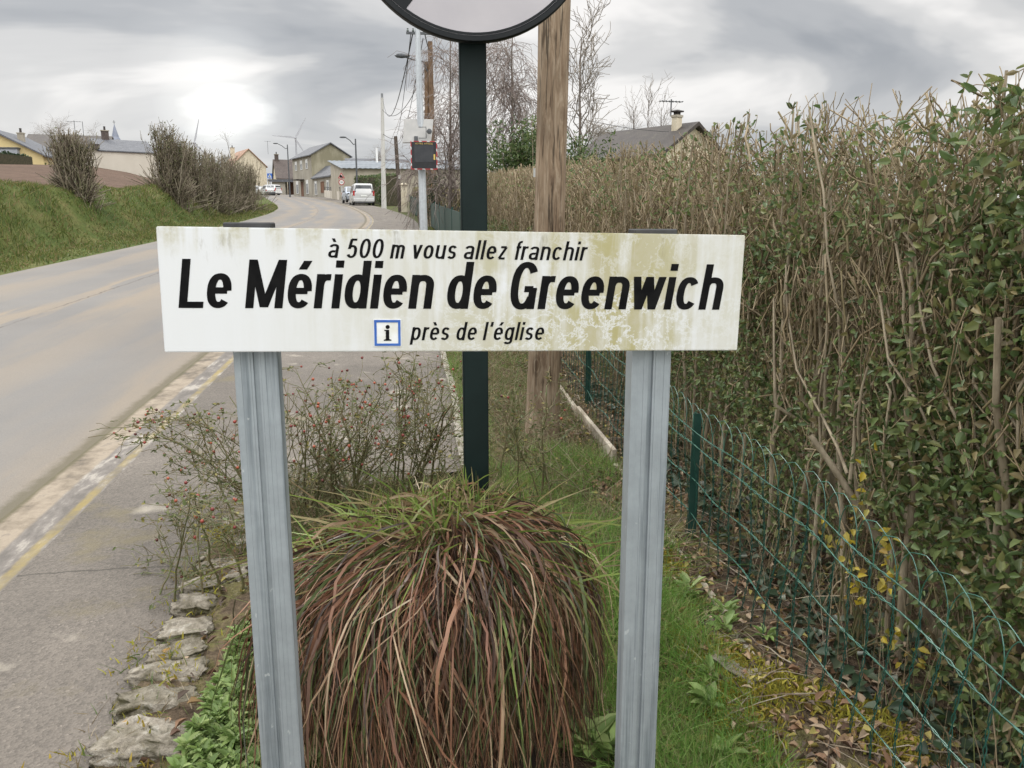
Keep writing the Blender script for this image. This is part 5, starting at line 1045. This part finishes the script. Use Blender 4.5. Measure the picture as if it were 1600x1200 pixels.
def window(parent, M, w, h, kind='window', blind=.0, m_in=None):
    """M puts the window's centre on a wall: x along the wall, -y out of it"""
    f = MB(); t = .07
    f.box((0, 0, h/2-t/2), (w, .08, t)); f.box((0, 0, -h/2+t/2), (w, .08, t))
    for s in (-1, 1): f.box((s*(w/2-t/2), 0, 0), (t, .08, h-2*t))
    if kind == 'window' and not m_in: f.box((0, .005, 0), (.05, .06, h-2*t))
    o = f.build(kind, M_FRAME if not m_in else m_in, parent); o.matrix_local = M
    MB().box((0, .02, 0), (w-2*t, .03, h-2*t)).build('pane' if not m_in else 'leaf', m_in or M_WIN, o)
    if blind: MB().box((0, -.005, h/2-t-(h-2*t)*blind/2), (w-2*t, .03, (h-2*t)*blind)).build('blind', M_SHUT, o)
    return o
def wallM(p, ang, y=-.02): return Matrix.Translation(p) @ Matrix.Rotation(ang, 4, 'Z') @ Matrix.Translation((0, y, 0))
def gable_house(loc, rot, Wd, D, eave, ridge, label, m_wall, m_roof, over=.25, sub=2.5, cat='house', name='house', thick=.14, m_gable=None):
    """local x 0..Wd across the gable, y 0..D along the ridge"""
    root = thing(name, loc, label, cat, rot); e = eave; r = ridge
    MB().prism([(0, -sub), (Wd, -sub), (Wd, e), (Wd/2, r), (0, e)], 0, D, 'y').build('wall', m_wall, root)
    if m_gable: MB().prism([(.005, .0), (Wd-.005, .0), (Wd-.005, e-.01), (Wd/2, r-.01), (.005, e-.01)], -.02, -.004, 'y').build('gable', m_gable, root)
    k = (r-e)/(Wd/2); rf = MB(); o = over
    rf.prism([(-o, e-k*o+.02), (Wd/2, r+.02), (Wd+o, e-k*o+.02), (Wd+o, e-k*o+.02+thick), (Wd/2, r+.02+thick*1.2), (-o, e-k*o+.02+thick)], -o, D+o, 'y'); roof = rf.build('roof', m_roof, root); return root, roof
def chimney(parent, c, s, h, m=M_CREAM, pot=True):
    o = MB().box((c[0], c[1], c[2]+h/2), (s, s*.8, h)).build('chimney', m, parent); MB().box((c[0], c[1], c[2]+h+.05), (s*1.2, s, .10)).build('chimney_cap', M_BLOCK, o); 
    if pot: MB().lathe([(.12, 0), (.10, .35), (.12, .36), (.12, .42)], 10, (c[0], c[1], c[2]+h+.10)).build('chimney_pot', M_DARKO, o)
    return o
def antenna(loc, h, w, label, ang=0, n=6):
    root = thing('antenna', loc, label, 'antenna', ang); MB().tube([(0, 0, 0), (0, 0, h)], .03, 6).build('mast', M_DK, root); b = MB(); b.box((0, 0, h-.1), (w, .03, .03))
    for i in range(n): b.box((-w/2+w*(i+.5)/n, 0, h-.1), (.025, w*.35, .025))
    b.build('aerial', M_DK, root)

def village():
    # two-storey house, gable towards us, windows on the road side
    c = pt(489, 308, 128); rot = math.atan2(.42, .906)
    root, roof = gable_house(c, rot, 6.1, 9.5, 6.25, 8.0, 'two storey ochre house with grey gable roof and road side windows', M_REND, M_SLATE, .35, 3, m_gable=M_GABLE)
    side = lambda y, z: wallM((0, y, z), -R(90))
    for y, z, w, h, b in ((2.2, 5.0, .95, 1.4, .35), (4.9, 5.0, .95, 1.4, .35), (7.6, 5.0, .95, 1.4, .35), (2.4, 1.6, 1.0, 2.1, .25), (7.4, 1.7, 1.1, 1.9, .25)): window(root, side(y, z), w, h, 'window', b)
    window(root, side(4.9, 1.3), 1.1, 2.3, 'door', 0, M_DOOR)
    MB().box((-.6, 4.9, 2.75), (1.3, 2.2, .12)).build('porch_roof', M_DARKO, root)
    # lower slate annex in line with it, nearer
    a = thing('annex', c, 'low annex with steep slate roof between the ochre house and the tan barn', 'house', rot)
    MB().prism([(.02, -3), (5.0, -3), (5.0, 3.0), (2.2, 4.4), (.02, 2.85)], -8.5, -.06, 'y').build('wall', M_REND, a)
    MB().prism([(-.25, 2.62), (2.2, 4.45), (5.1, 2.95), (5.1, 3.1), (2.2, 4.65), (-.25, 2.80)], -8.6, -.07, 'y').build('roof', M_SLATE, a)
    for y, w, h, z, k in ((-1.6, .95, 2.0, 1.3, 0), (-6.9, .9, 1.5, 1.45, 0)): window(a, wallM((.02, y, z), -R(90)), w, h, 'window', .15)
    window(a, wallM((.02, -4.6, 1.3), -R(90)), 1.5, 1.6, 'shutter', 0, M_DOOR)
    # tan barn with pale roof, sloping down to us
    p = pt(540, 318, 94); b = thing('barn', (p[0], p[1], float(zr(94))), 'long tan barn with pale corrugated roof behind the parked cars', 'barn', R(2)); q = pt(519, 308, 108)-np.array([p[0], p[1], 0]); 
    Lb = 13.5; Db = 12; sk = -2.2
    vs = [(0, 0, -1), (Lb, 0, -1), (Lb, 0, 3.55), (0, 0, 3.55), (sk, Db, -1), (Lb+sk, Db, -1), (Lb+sk, Db, 5.15), (sk, Db, 5.15)]
    MB().add(vs, [[0, 1, 2, 3], [5, 4, 7, 6], [4, 0, 3, 7], [1, 5, 6, 2], [3, 2, 6, 7], [4, 5, 1, 0]]).build('wall', M_BLOCK, b)
    rf = MB(); n = 48
    top = []
    for i in range(n+1):
        f = i/n; zz = .06*(i % 2); top += [(-.3+f*(Lb+.6), -.4, 3.54+zz), (-.3+f*(Lb+.6)+sk*1.03, Db+.3, 5.24+zz)]
    rf.add(top+[(x, y, z-.05) for x, y, z in top], [[2*i, 2*i+2, 2*i+3, 2*i+1] for i in range(n)]+[[2*n+2+2*i, 2*n+2+2*i+1, 2*n+2+2*i+3, 2*n+2+2*i+2] for i in range(n)]+[[2*i, 2*n+2+2*i, 2*n+4+2*i, 2*i+2] for i in range(n)]+[[0, 1, 2*n+3, 2*n+2], [2*n+1, 2*n, 4*n+2, 4*n+3]]).build('roof', M_CORR, rf and b)
    MB().tube([(3.6, 9.5, 4.3), (3.6, 9.5, 6.6)], .13, 10).build('flue', M_FRAME, b)
    # dark slate roof beyond the barn
    p2 = pt(548, 300, 125); r2, _ = gable_house((p2[0], 125, float(zr(125))), R(-96), 8, 16, 5.4, 7.6, 'low slate roofed outbuilding showing over the barn roof', M_REND, M_SLATE); 
    r2.rotation_euler.z = R(-84); r2.location = (p2[0]-1, 131, float(zr(125))-2.0)
    # low cream garden wall along the road with rail
    y = 100.0; k = 0
    for y0_, y1_ in ((98, 110), (111.2, 122), (128, 150)):
        pts = [(float(Rx(v))+1.9+(0 if v < 100 else (v-100)*.02), v) for v in np.linspace(y0_, y1_, 5)]; m = MB(); mid = pts[2]; z0 = float(zr(mid[1])); vs = []
        for (x, v) in pts: z = float(zr(v))-z0; vs += [(x-.1-mid[0], v-mid[1], z-.4), (x-.1-mid[0], v-mid[1], z+1.0), (x+.12-mid[0], v-mid[1], z+1.0), (x+.12-mid[0], v-mid[1], z-.4)]
        fs = [[4*i+j, 4*i+(j+1) % 4, 4*i+4+(j+1) % 4, 4*i+4+j] for i in range(4) for j in range(4)]+[[0, 1, 2, 3], [19, 18, 17, 16]]
        w = thing('garden_wall', (mid[0], mid[1], z0), ('low cream wall before the tan barn end', 'low cream wall with railing before the slate annex', 'long low cream wall before the ochre house and white cars')[k], 'wall'); MB().add(vs, fs).build('wall', M_LONG, w)
        if k < 2:
            rl = MB(); 
            for (x, v) in [pts[0], pts[1], pts[2], pts[3], pts[4]]: rl.box((x-mid[0], v-mid[1], float(zr(v))-z0+1.25), (.06, .06, .5))
            for i in range(4):
                A, B_ = pts[i], pts[i+1]; rl.tube([(A[0]-mid[0], A[1]-mid[1], float(zr(A[1]))-z0+1.45), (B_[0]-mid[0], B_[1]-mid[1], float(zr(B_[1]))-z0+1.45)], .035, 6)
            rl.build('railing', M_DK, w)
        k += 1
    # brown roofed house and its carport
    p = pt(413, 302, 172); z = float(zr(172)); br, rf = gable_house((p[0], 172, z-.5), R(0), 9.0, 9.5, 3.6, 7.3, 'old house with steep mottled brown tile roof at the bend', M_CREAM, M_TILE, .25, 2); br.rotation_euler.z = R(-90)+R(14); br.location = pt(416, 300, 166)*np.array([1, 1, 0])+np.array([0, 0, z-.4+.0])
    br.location = (br.location[0], br.location[1]+9, z-.4)
    chimney(rf, (4.5, .5, 7.1), .9, 1.3, M_TILE)
    antenna(pt(419, 241, 172), 2.6, 1.3, 'television antenna above the brown tiled roof', R(20))
    cp = pt(424, 300, 160); g = thing('carport', (cp[0], 160, float(zr(160))), 'low grey roofed carport with dark openings under the brown tiled house', 'building', R(2))
    b1 = MB(); b1.box((4.0, 0, 2.6), (8.6, 4.6, .16)).box((4.0, -2.2, 2.4), (8.6, .15, .35)); b1.build('roof', M_SLATE, g); b2 = MB(); b2.box((1.6, 0, 1.1), (2.4, 3.6, 2.6)); b2.build('wall', M_REND, g); MB().box((5.4, 1.4, 1.1), (4.9, .3, 2.6)).build('back_wall', M_DOOR, g)
    MB().box((-.1, -2.2, 1.1), (.25, .25, 2.6)).build('pillar', M_REND, g)
    # orange roofed house seen over the shrubs
    p = pt(397, 285, 185); og, rf = gable_house((p[0], 185, float(zr(185))), R(25), 7, 10, 6.5, 9.8, 'pale house with orange tiled roof over the last bank shrub', M_CREAM, M_ORANGE, .3, 3); og.location = (pt(392, 285, 180)[0]-3.2, 178, pt(395, 234, 180)[2]-9.8); chimney(rf, (1.2, 4, 8.0), .8, 2.3, M_CREAM)
    # ---- left side: long barn, sheds, yellow house
    A, B_ = pt(83, 268, 92), pt(249, 276, 97); d = B_-A; L = math.hypot(d[0], d[1]); an = math.atan2(d[1], d[0]); zt = pt(249, 239, 97)[2]; 
    lb = thing('long_barn', (A[0], A[1], B_[2]-.2), 'long cream walled barn with slate roof across the field', 'barn', an); h = zt-lb.location.z
    MB().box((L/2, 4, h/2-1), (L, 8, h+2)).build('wall', M_LONG, lb); x0 = L*.42
    MB().prism([(-.15, h), (4.0, h+1.55), (8.2, h), (8.2, h-.12), (-.15, h-.12)], x0, L*.985, 'x').build('roof', M_SLATE, lb); MB().box((x0/2, 4, h+.1), (x0, 8.3, .2)).build('flat_roof', M_SLATE, lb)
    o = pt(181, 222, 96); chimney(lb, (L*.57, 4, h+1.2), .7, 1.2, M_TILE)
    MB().box((L*.395, -.2, h+.35), (.9, .5, .5)).build('roof_box', M_DARKO, lb)
    A2, B2 = pt(30, 266, 84), pt(84, 268, 91); d = B2-A2; L = math.hypot(d[0], d[1]); an = math.atan2(d[1], d[0]); sh = thing('shed', (A2[0], A2[1], A2[2]-.6), 'blue grey sheet metal shed left of the long cream barn', 'shed', an); h = pt(60, 238, 88)[2]-sh.location.z
    MB().box((L/2, 2, h/2-.5), (L, 4, h+1)).build('wall', M_METAL, sh); MB().box((L/2, 2, h+.06), (L+.2, 4.2, .12)).build('roof', M_DK, sh)
    p = pt(66, 234, 95); r3, _ = gable_house((p[0]-6, 100, p[2]-4), R(-90+10), 7, 8.5, 4.0, 5.6, 'dark brown tiled roof behind the grey metal shed', M_CREAM, M_BTILE, .2, 3, 'building', 'outbuilding'); r3.location = (pt(50, 234, 104)[0], 106, pt(50, 236, 104)[2]-4.0)
    p = pt(52, 268, 88); yh, rf = gable_house((p[0]-7.6, 84, pt(60, 236, 86)[2]-3.6), R(4), 9.2, 9, 3.4, 5.75, 'yellow rendered house with grey roof at the left frame edge', M_YEL, M_SLATE, .35, 3)
    yh.location = (pt(64, 236, 84)[0]-9.3, 84, pt(64, 236, 84)[2]-3.75); chimney(rf, (6.4, 3.0, 4.4), .55, 1.25, M_BLOCK); window(yh, wallM((4.1, 0, 2.6), 0), 1.2, 1.1)
    for (px, py, Y, h_, lab) in ((119, 222, 94, 2.2, 'television antenna rising behind the lone bank shrub'), (131, 214, 95, 1.6, 'thin pole aerial right of the antenna on the long barn')): antenna(pt(px, py, Y), h_, 1.4 if px < 125 else .05, lab, R(10), 5)
    # church spire
    P = pt(181, 222, 210); root = thing('church_spire', (P[0], 210, P[2]-6), 'slim blue slate church spire behind the long barn', 'church'); MB().box((0, 0, 2.8), (2.0, 2.0, 7.4)).build('tower', M_BLOCK, root); k = 16.5*210/FPX*1.9
    MB().lathe([(1.25, 6.4), (.85, 7.2), (.05, 5.2+k*.93)], 8).build('spire', mat('blue slate', (.17, .19, .24), (.22, .24, .29), 1, .6), root); MB().box((0, 0, 5.2+k*.98), (.09, .09, 1.3)).box((0, 0, 5.5+k*.97), (.6, .09, .09)).build('cross', M_DK, root)
    # house with chimney behind the hedge on the right
    Pk = pt(1084, 192, 36); zg = float(zr(36)); rot = R(33); W_ = 4.4; hr, rf = gable_house((0, 0, zg), rot, W_, 5.2, 4.1, 5.4, 'house with mossy brown roof and cream gable behind the hedge', M_CREAM, M_BTILE, .3, 2)
    rd = Pk[2]-zg-.15; hr.rotation_euler.z = rot; sc_ = rd/5.4; hr.location = (Pk[0]-W_/2*math.cos(rot), Pk[1]-W_/2*math.sin(rot), zg+rd-5.4)
    ch = chimney(rf, (W_*.40, .6, 4.35), .36, 1.45, M_CREAM, False); MB().box((W_*.40, .6, 4.35+1.45+.26), (.46, .40, .06)).box((W_*.40, .6, 4.35+1.45+.16), (.24, .20, .14)).build('chimney_cover', M_DARKO, ch)
    antenna(pt(1048, 182, 37), .75, 1.15, 'television antenna beside the chimney above the hedge', R(8), 7)
village()

# far hedges and trees
clipped_hedge('garden_hedge', 'dark green garden hedge behind the parked van', [(float(pt(566, 315, 86)[0]), 86), (float(pt(600, 315, 80)[0]), 80), (float(pt(612, 320, 70)[0]), 70)], 2.6, 1.6, 700, 5200, M_TWIG, M_EVER, .16)
def box_hedge():
    A, B_ = pt(-40, 262, 76), pt(44, 264, 82); z = min(A[2], B_[2])-.5; m = (A+B_)/2; base = np.array([m[0], m[1], z]); root = thing('conifer_hedge', base, 'dark green clipped hedge below the yellow house', 'hedge'); n = 4500
    t = RNG.random(n); h = pt(20, 239, 79)[2]-z; P = A+(B_-A)*t[:, None]; P[:, 2] = z+RNG.random(n)*h; P[:, 1] += RNG.uniform(-.8, .8, n); L = RNG.uniform(.15, .32, n); leaves('foliage', P, RNG.normal(0, 1, (n, 3)), RNG.normal(0, 1, (n, 3)), L, L*.6, leaf_mat('conifer green', [(.02, .04, .014), (.03, .055, .02), (.04, .065, .025)], .6, .1), root, base)
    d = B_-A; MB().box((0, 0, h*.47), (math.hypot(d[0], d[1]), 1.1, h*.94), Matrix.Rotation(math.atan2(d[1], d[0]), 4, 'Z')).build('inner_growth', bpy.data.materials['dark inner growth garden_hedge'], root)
box_hedge()
for px, tp, Y, lab in ((92, (92, 204), 130, 'rounded bare tree behind the sheds on the left'), (72, (72, 210), 134, 'smaller bare tree left of the rounded bare tree'), (150, (150, 208), 132, 'pinkish bare tree behind the lone bank shrub')):
    bare_tree(px, tp, Y, 0, lab, .1, 26, 9, 6, .6, .5, M_GTWIG, 'distant_tree', rt=.02, up=.3)
bare_tree(375, (352, 208), 95, 0, 'leaning thin bare tree poking over the bank shrubs', 0, 8, 4, 2, .45, .3, M_GTWIG, 'bare_sapling', rt=.012)
bare_tree(592, (590, 240), 110, 0, 'bare tree top over the barn roof', .1, 16, 7, 5, .6, .5, M_GTWIG, 'distant_tree', rt=.02, up=.3)

# ------------------------------------------------------------------ street lamps and signs by the bend
def street_lamp(base, top, Y, label):
    B = np.array([pt(base[0], base[1], Y)[0], Y, float(zr(Y))]); T = pt(top[0], top[1], Y); h = T[2]-B[2]; root = thing('street_lamp', B, label, 'street lamp', group='street lamps at the bend'); MB().tube([(0, 0, -.2), (0, 0, 1.2), (0, 0, h)], [.13, .10, .07], 10).build('pole', M_DK, root, smooth=True)
    k = Y/FPX; MB().tube([(0, 0, h-.45), (-3*k, 0, h-.55), (-8*k, 0, h-.15), (-14*k, 0, h+.12)], .05, 8).build('arm', M_DK, root, smooth=True); MB().lathe([(.02, -.42), (.08, -.3), (.09, .05), (.05, .25)], 10, (-14*k-.2, 0, h+.14), 'x').build('lamp_head', M_DK, root, smooth=True)
street_lamp((559, 317), (559, 217), 84, 'tall dark street lamp rising beside the tan barn'); street_lamp((453, 303), (450, 226), 120, 'dark street lamp left of the two storey ochre house')
def sign_post(px, base, Y, label, kind):
    B = np.array([pt(px, base, Y)[0], Y, float(zr(Y))]); root = thing('road_sign', B, label, 'road sign'); k = Y/FPX
    mw = bpy.data.materials['white vinyl']; mr = bpy.data.materials['red border tape']
    if kind == 'limit':
        zt = pt(px, 270, Y)[2]-B[2]; MB().tube([(0, 0, -.2), (0, 0, zt)], .05, 8).build('pole', M_GALV, root); z1 = zt-9.8*k*1.0-.28; r = 4.3*k
        MB().lathe([(r, -.09), (r, -.06)], 24, (0, 0, z1), 'y').build('red_disc', mr, root); MB().lathe([(r*.72, -.098), (r*.72, -.089)], 24, (0, 0, z1), 'y').build('white_disc', mw, root)
        put_text('lettering', '30', M_INK, root, -r*.42, r*.42, z1-r*.3, r*.62, y=-.101, shear=0)
        t = 5.0*k; z2 = z1+r+.10; MB().prism([(-t, z2), (t, z2), (0, z2+t*1.7)], -.09, -.06, 'y').build('red_triangle', mr, root); u = t*.62; MB().prism([(-u, z2+t*.22), (u, z2+t*.22), (0, z2+t*.22+u*1.7)], -.098, -.088, 'y').build('white_triangle', mw, root)
        MB().lathe([(.13, -.103), (.13, -.097)], 10, (-.05, 0, z2+t*.6), 'y').box((.02, -.1, z2+t*.42), (.3, .006, .12)).build('symbol', M_INK, root)
    else:
        zt = pt(px, 271, Y)[2]-B[2]; MB().tube([(0, 0, -.2), (0, 0, zt)], .06, 8).build('pole', M_DK, root); s = 3.6*k; z1 = zt-s
        MB().box((0, -.09, z1), (2*s, .04, 2*s)).build('blue_panel', M_BLUE, root, bevel=.03); MB().prism([(-s*.7, z1-s*.6), (s*.7, z1-s*.6), (0, z1+s*.75)], -.125, -.112, 'y').build('white_triangle', mw, root)
        b = MB().lathe([(s*.1, -.132), (s*.1, -.126)], 8, (0, 0, z1+s*.28), 'y'); b.prism([(-s*.12, z1+s*.15), (s*.12, z1+s*.15), (s*.3, z1-s*.5), (s*.12, z1-s*.5), (0, z1-s*.15), (-s*.15, z1-s*.5), (-s*.32, z1-s*.5)], -.132, -.126, 'y').build('walking_figure', M_INK, root)
sign_post(535, 316, 88, 'speed limit 30 sign with red triangle above it beside the tan barn', 'limit'); sign_post(423, 300, 148, 'blue square pedestrian crossing sign before the brown tiled house', 'cross')

# ------------------------------------------------------------------ parked cars
M_GLASS = mat('car glass', (.025, .03, .034), (.05, .055, .06), 2, .08, spec=.8); M_TYRE = mat('tyre rubber', (.018, .018, .018), (.03, .03, .03), 20, .85); M_RIM = mat('alloy rim', (.40, .41, .42), (.5, .5, .5), 10, .35, .7)
M_TAIL = mat('tail lamp', (.30, .015, .015), (.38, .03, .025), 10, .25); M_HEADL = mat('head lamp', (.55, .57, .58), (.66, .68, .68), 10, .15); M_BUMP = mat('grey bumper plastic', (.06, .062, .065), (.09, .09, .092), 12, .6)
def car(loc, rot, label, paint, body='van', L=4.35, W=1.75, H=1.80):
    root = thing('parked_car', loc, label, 'car', rot, group='cars parked at the bend')
    # y: 0 rear .. L front ; stations of the side outline (half width, height of sill, belt and roof)
    if body == 'van': st = [(0, .80, .42, .95, 1.00), (.06, .86, .32, 1.02, H*.72), (.22, .87, .28, 1.04, H*.985), (.7, .875, .25, 1.05, H), (2.3, .875, .25, 1.05, H*.99), (2.75, .875, .25, 1.04, H*.93), (3.35, .87, .25, 1.0, 1.10), (3.9, .84, .26, .92, .97), (4.25, .76, .30, .78, .80), (L, .66, .40, .62, .64)]
    else: st = [(0, .74, .42, .85, .88), (.08, .80, .30, .90, H*.74), (.5, .83, .25, .93, H*.95), (1.2, .84, .22, .94, H), (2.0, .84, .22, .93, H*.97), (2.6, .84, .22, .91, H*.78), (2.95, .83, .22, .88, .96), (3.5, .80, .24, .80, .84), (3.85, .72, .28, .68, .70), (L, .6, .36, .56, .58)]
    st = [(y*L/st[-1][0], w*W/1.75, a, b, c) for y, w, a, b, c in st]
    vs, fs = [], []
    for y, w, a, b, c in st:
        rw = w*(.80 if c > b+.2 else .93); vs += [(-w*.9, y, a), (-w, y, a+.12), (-w, y, b), (-rw, y, c-.06), (-rw*.82, y, c), (rw*.82, y, c), (rw, y, c-.06), (w, y, b), (w, y, a+.12), (w*.9, y, a)]
    n = 10
    for i in range(len(st)-1):
        for j in range(n): fs.append([i*n+j, i*n+(j+1) % n, (i+1)*n+(j+1) % n, (i+1)*n+j])
    fs += [list(range(n)), list(range((len(st)-1)*n, len(st)*n))[::-1]]
    MB().add(vs, fs).build('body', paint, root, smooth=True)
    def glass(name, q): MB().add(q+[(x*.97, y, z) for x, y, z in q], [[0, 1, 2, 3], [7, 6, 5, 4], [0, 4, 5, 1], [1, 5, 6, 2], [2, 6, 7, 3], [3, 7, 4, 0]]).build(name, M_GLASS, root)
    w1 = st[1][1]
    y_, zA, zB = (-.012, 1.10, H*.91) if body == 'van' else (-.0, .96, H*.92)
    ytop = .14 if body == 'van' else .40
    q = [(-w1*.84, y_+.03, zA), (w1*.84, y_+.03, zA), (w1*.70, ytop, zB), (-w1*.70, ytop, zB)]
    MB().add(q+[(x, y+.05, z) for x, y, z in q], [[0, 1, 2, 3], [7, 6, 5, 4], [0, 4, 5, 1], [1, 5, 6, 2], [2, 6, 7, 3], [3, 7, 4, 0]]).build('rear_window', M_GLASS, root)
    ws = st[5][1]; a, b = (3.28, 2.72) if body == 'van' else (2.92, 2.15); a, b = a*L/(4.35 if body == 'van' else 4.0), b*L/(4.35 if body == 'van' else 4.0)
    q = [(-ws*.82, a+.03, 1.12 if body == 'van' else .98), (ws*.82, a+.03, 1.12 if body == 'van' else .98), (ws*.66, b+.05, H*.93), (-ws*.66, b+.05, H*.93)]
    MB().add(q+[(x, y-.06, z-.03) for x, y, z in q], [[3, 2, 1, 0], [4, 5, 6, 7], [0, 4, 5, 1], [1, 5, 6, 2], [2, 6, 7, 3], [3, 7, 4, 0]]).build('windscreen', M_GLASS, root)
    for s in (-1, 1):
        bl = 1.10 if body == 'van' else .98; wins = ((.35, .95), (1.05, 1.95), (2.02, 2.75)) if body == 'van' else ((.65, 1.25), (1.32, 2.2))
        for y0, y1 in wins:
            q = [(s*(ws+.006), y0, bl), (s*(ws+.006), y1, bl), (s*(ws*.835+.006), y1-(.12 if y1 > 2 else 0), H*.90), (s*(ws*.835+.006), y0+.05, H*.90)]
            MB().add(q+[(x-s*.03, y, z) for x, y, z in q], [[0, 1, 2, 3], [7, 6, 5, 4], [0, 4, 5, 1], [1, 5, 6, 2], [2, 6, 7, 3], [3, 7, 4, 0]]).build('side_window', M_GLASS, root)
        for y in (.72, L-.85):
            wh = MB().lathe([(.29, -.1), (.31, -.08), (.31, .08), (.29, .1)], 20, (s*(st[3][1]-.09), y, .31), 'x').build('wheel', M_TYRE, root, smooth=True); MB().lathe([(.19, -.012), (.2, 0), (.05, .012)], 14, (s*(st[3][1]+.012), y, .31), 'x').build('rim', M_RIM, wh)
        MB().box((s*w1*.90, .035, 1.02 if body == 'van' else .86), (.16, .10, .42 if body == 'van' else .24)).build('tail_light', M_TAIL, root, bevel=.02)
        MB().box((s*st[-2][1]*.84, L-.20, .72 if body == 'van' else .62), (.26, .22, .15)).build('headlight', M_HEADL, root, bevel=.03)
        MB().box((s*(ws+.10), L*.66, 1.08 if body == 'van' else .98), (.18, .10, .14)).build('door_mirror', M_BUMP, root, bevel=.02)
    MB().box((0, -.01, .46), (W*.93, .16, .26)).build('rear_bumper', paint if body == 'van' else M_BUMP, root, bevel=.03); MB().box((0, -.02, .30), (W*.8, .10, .12)).build('lower_bumper', M_BUMP, root); MB().box((0, L-.03, .46), (W*.74, .12, .22)).build('front_bumper', M_BUMP, root, bevel=.03)
    MB().box((0, -.025, .82 if body == 'van' else .62), (.5, .03, .11)).build('number_plate', M_WHITE, root); return root
def paint(name, c): return mat(name, c, tuple(v*.94 for v in c), 3, .25, .25, spec=.6)
M_SILVER = paint('silver paint', (.50, .50, .49)); M_CARW = paint('white car paint', (.70, .70, .69)); M_LBLUE = paint('pale blue grey paint', (.36, .40, .46))
def cz(x, y): return (x, y, float(zr(y))+.01)
p = pt(569, 322, 70); van = car(cz(p[0], 70), R(9), 'silver van parked on the pavement seen from behind', M_SILVER, 'van', 4.4, 1.85, 1.86)
p = pt(546, 318, 79); car(cz(p[0], 80), R(12), 'small pale blue grey car parked just ahead of the silver van', M_LBLUE, 'hatch', 4.0, 1.7, 1.5).rotation_euler.z = R(180+12)
p = pt(412, 298, 150); car(cz(p[0], 150), R(75), 'white car farthest left beside the road bend', M_CARW, 'hatch', 4.1, 1.75, 1.6)
p = pt(434, 298, 146); car(cz(p[0], 147), R(60), 'white van parked behind the low cream wall', M_CARW, 'van', 4.3, 1.8, 1.8)
p = pt(424, 300, 140); car(cz(p[0]-.3, 141), R(15), 'small grey car between the white car and the white van', M_SILVER, 'hatch', 3.9, 1.65, 1.5)

# ------------------------------------------------------------------ wind turbines
M_TURB = mat('white turbine', (.34, .35, .37), (.40, .41, .43), .02, .6)
def turbine(hub, Y, angs, label, rpx=33):
    H = pt(hub[0], hub[1], Y); r = rpx*Y/FPX; th = 95; root = thing('wind_turbine', (H[0], Y, H[2]-th), label, 'wind turbine', group='wind turbines on the skyline')
    MB().tube([(0, 3, 0), (0, 3, th)], [2.6, 1.4], 14).build('tower', M_TURB, root, smooth=True); MB().box((0, 2.5, th+.5), (3.4, 9, 3.6)).build('nacelle', M_TURB, root, bevel=.5); MB().lathe([(.2, -5), (1.6, -4), (2.0, -2.2), (2, -2)], 14, (0, 0, th+.4), 'y').build('hub', M_TURB, root, smooth=True)
    for a in angs:
        M = Matrix.Translation((0, -3, th+.4)) @ Matrix.Rotation(R(a), 4, 'Y'); b = MB().prism([(-.9, 1), (.9, 1), (2.4, r*.22), (1.6, r*.5), (.5, r*.97), (.1, r), (-.4, r*.97), (-1.0, r*.5), (-1.3, r*.2)], -.35, .35, 'y', M); b.build('blade', M_TURB, root)
turbine((461.5, 216), 1750, (30, -85, 150), 'white wind turbine above the village with all blades showing'); turbine((304, 224), 1800, (15, 135, 255), 'wind turbine with one blade tip above the bank shrubs', 35)
#--PART5--
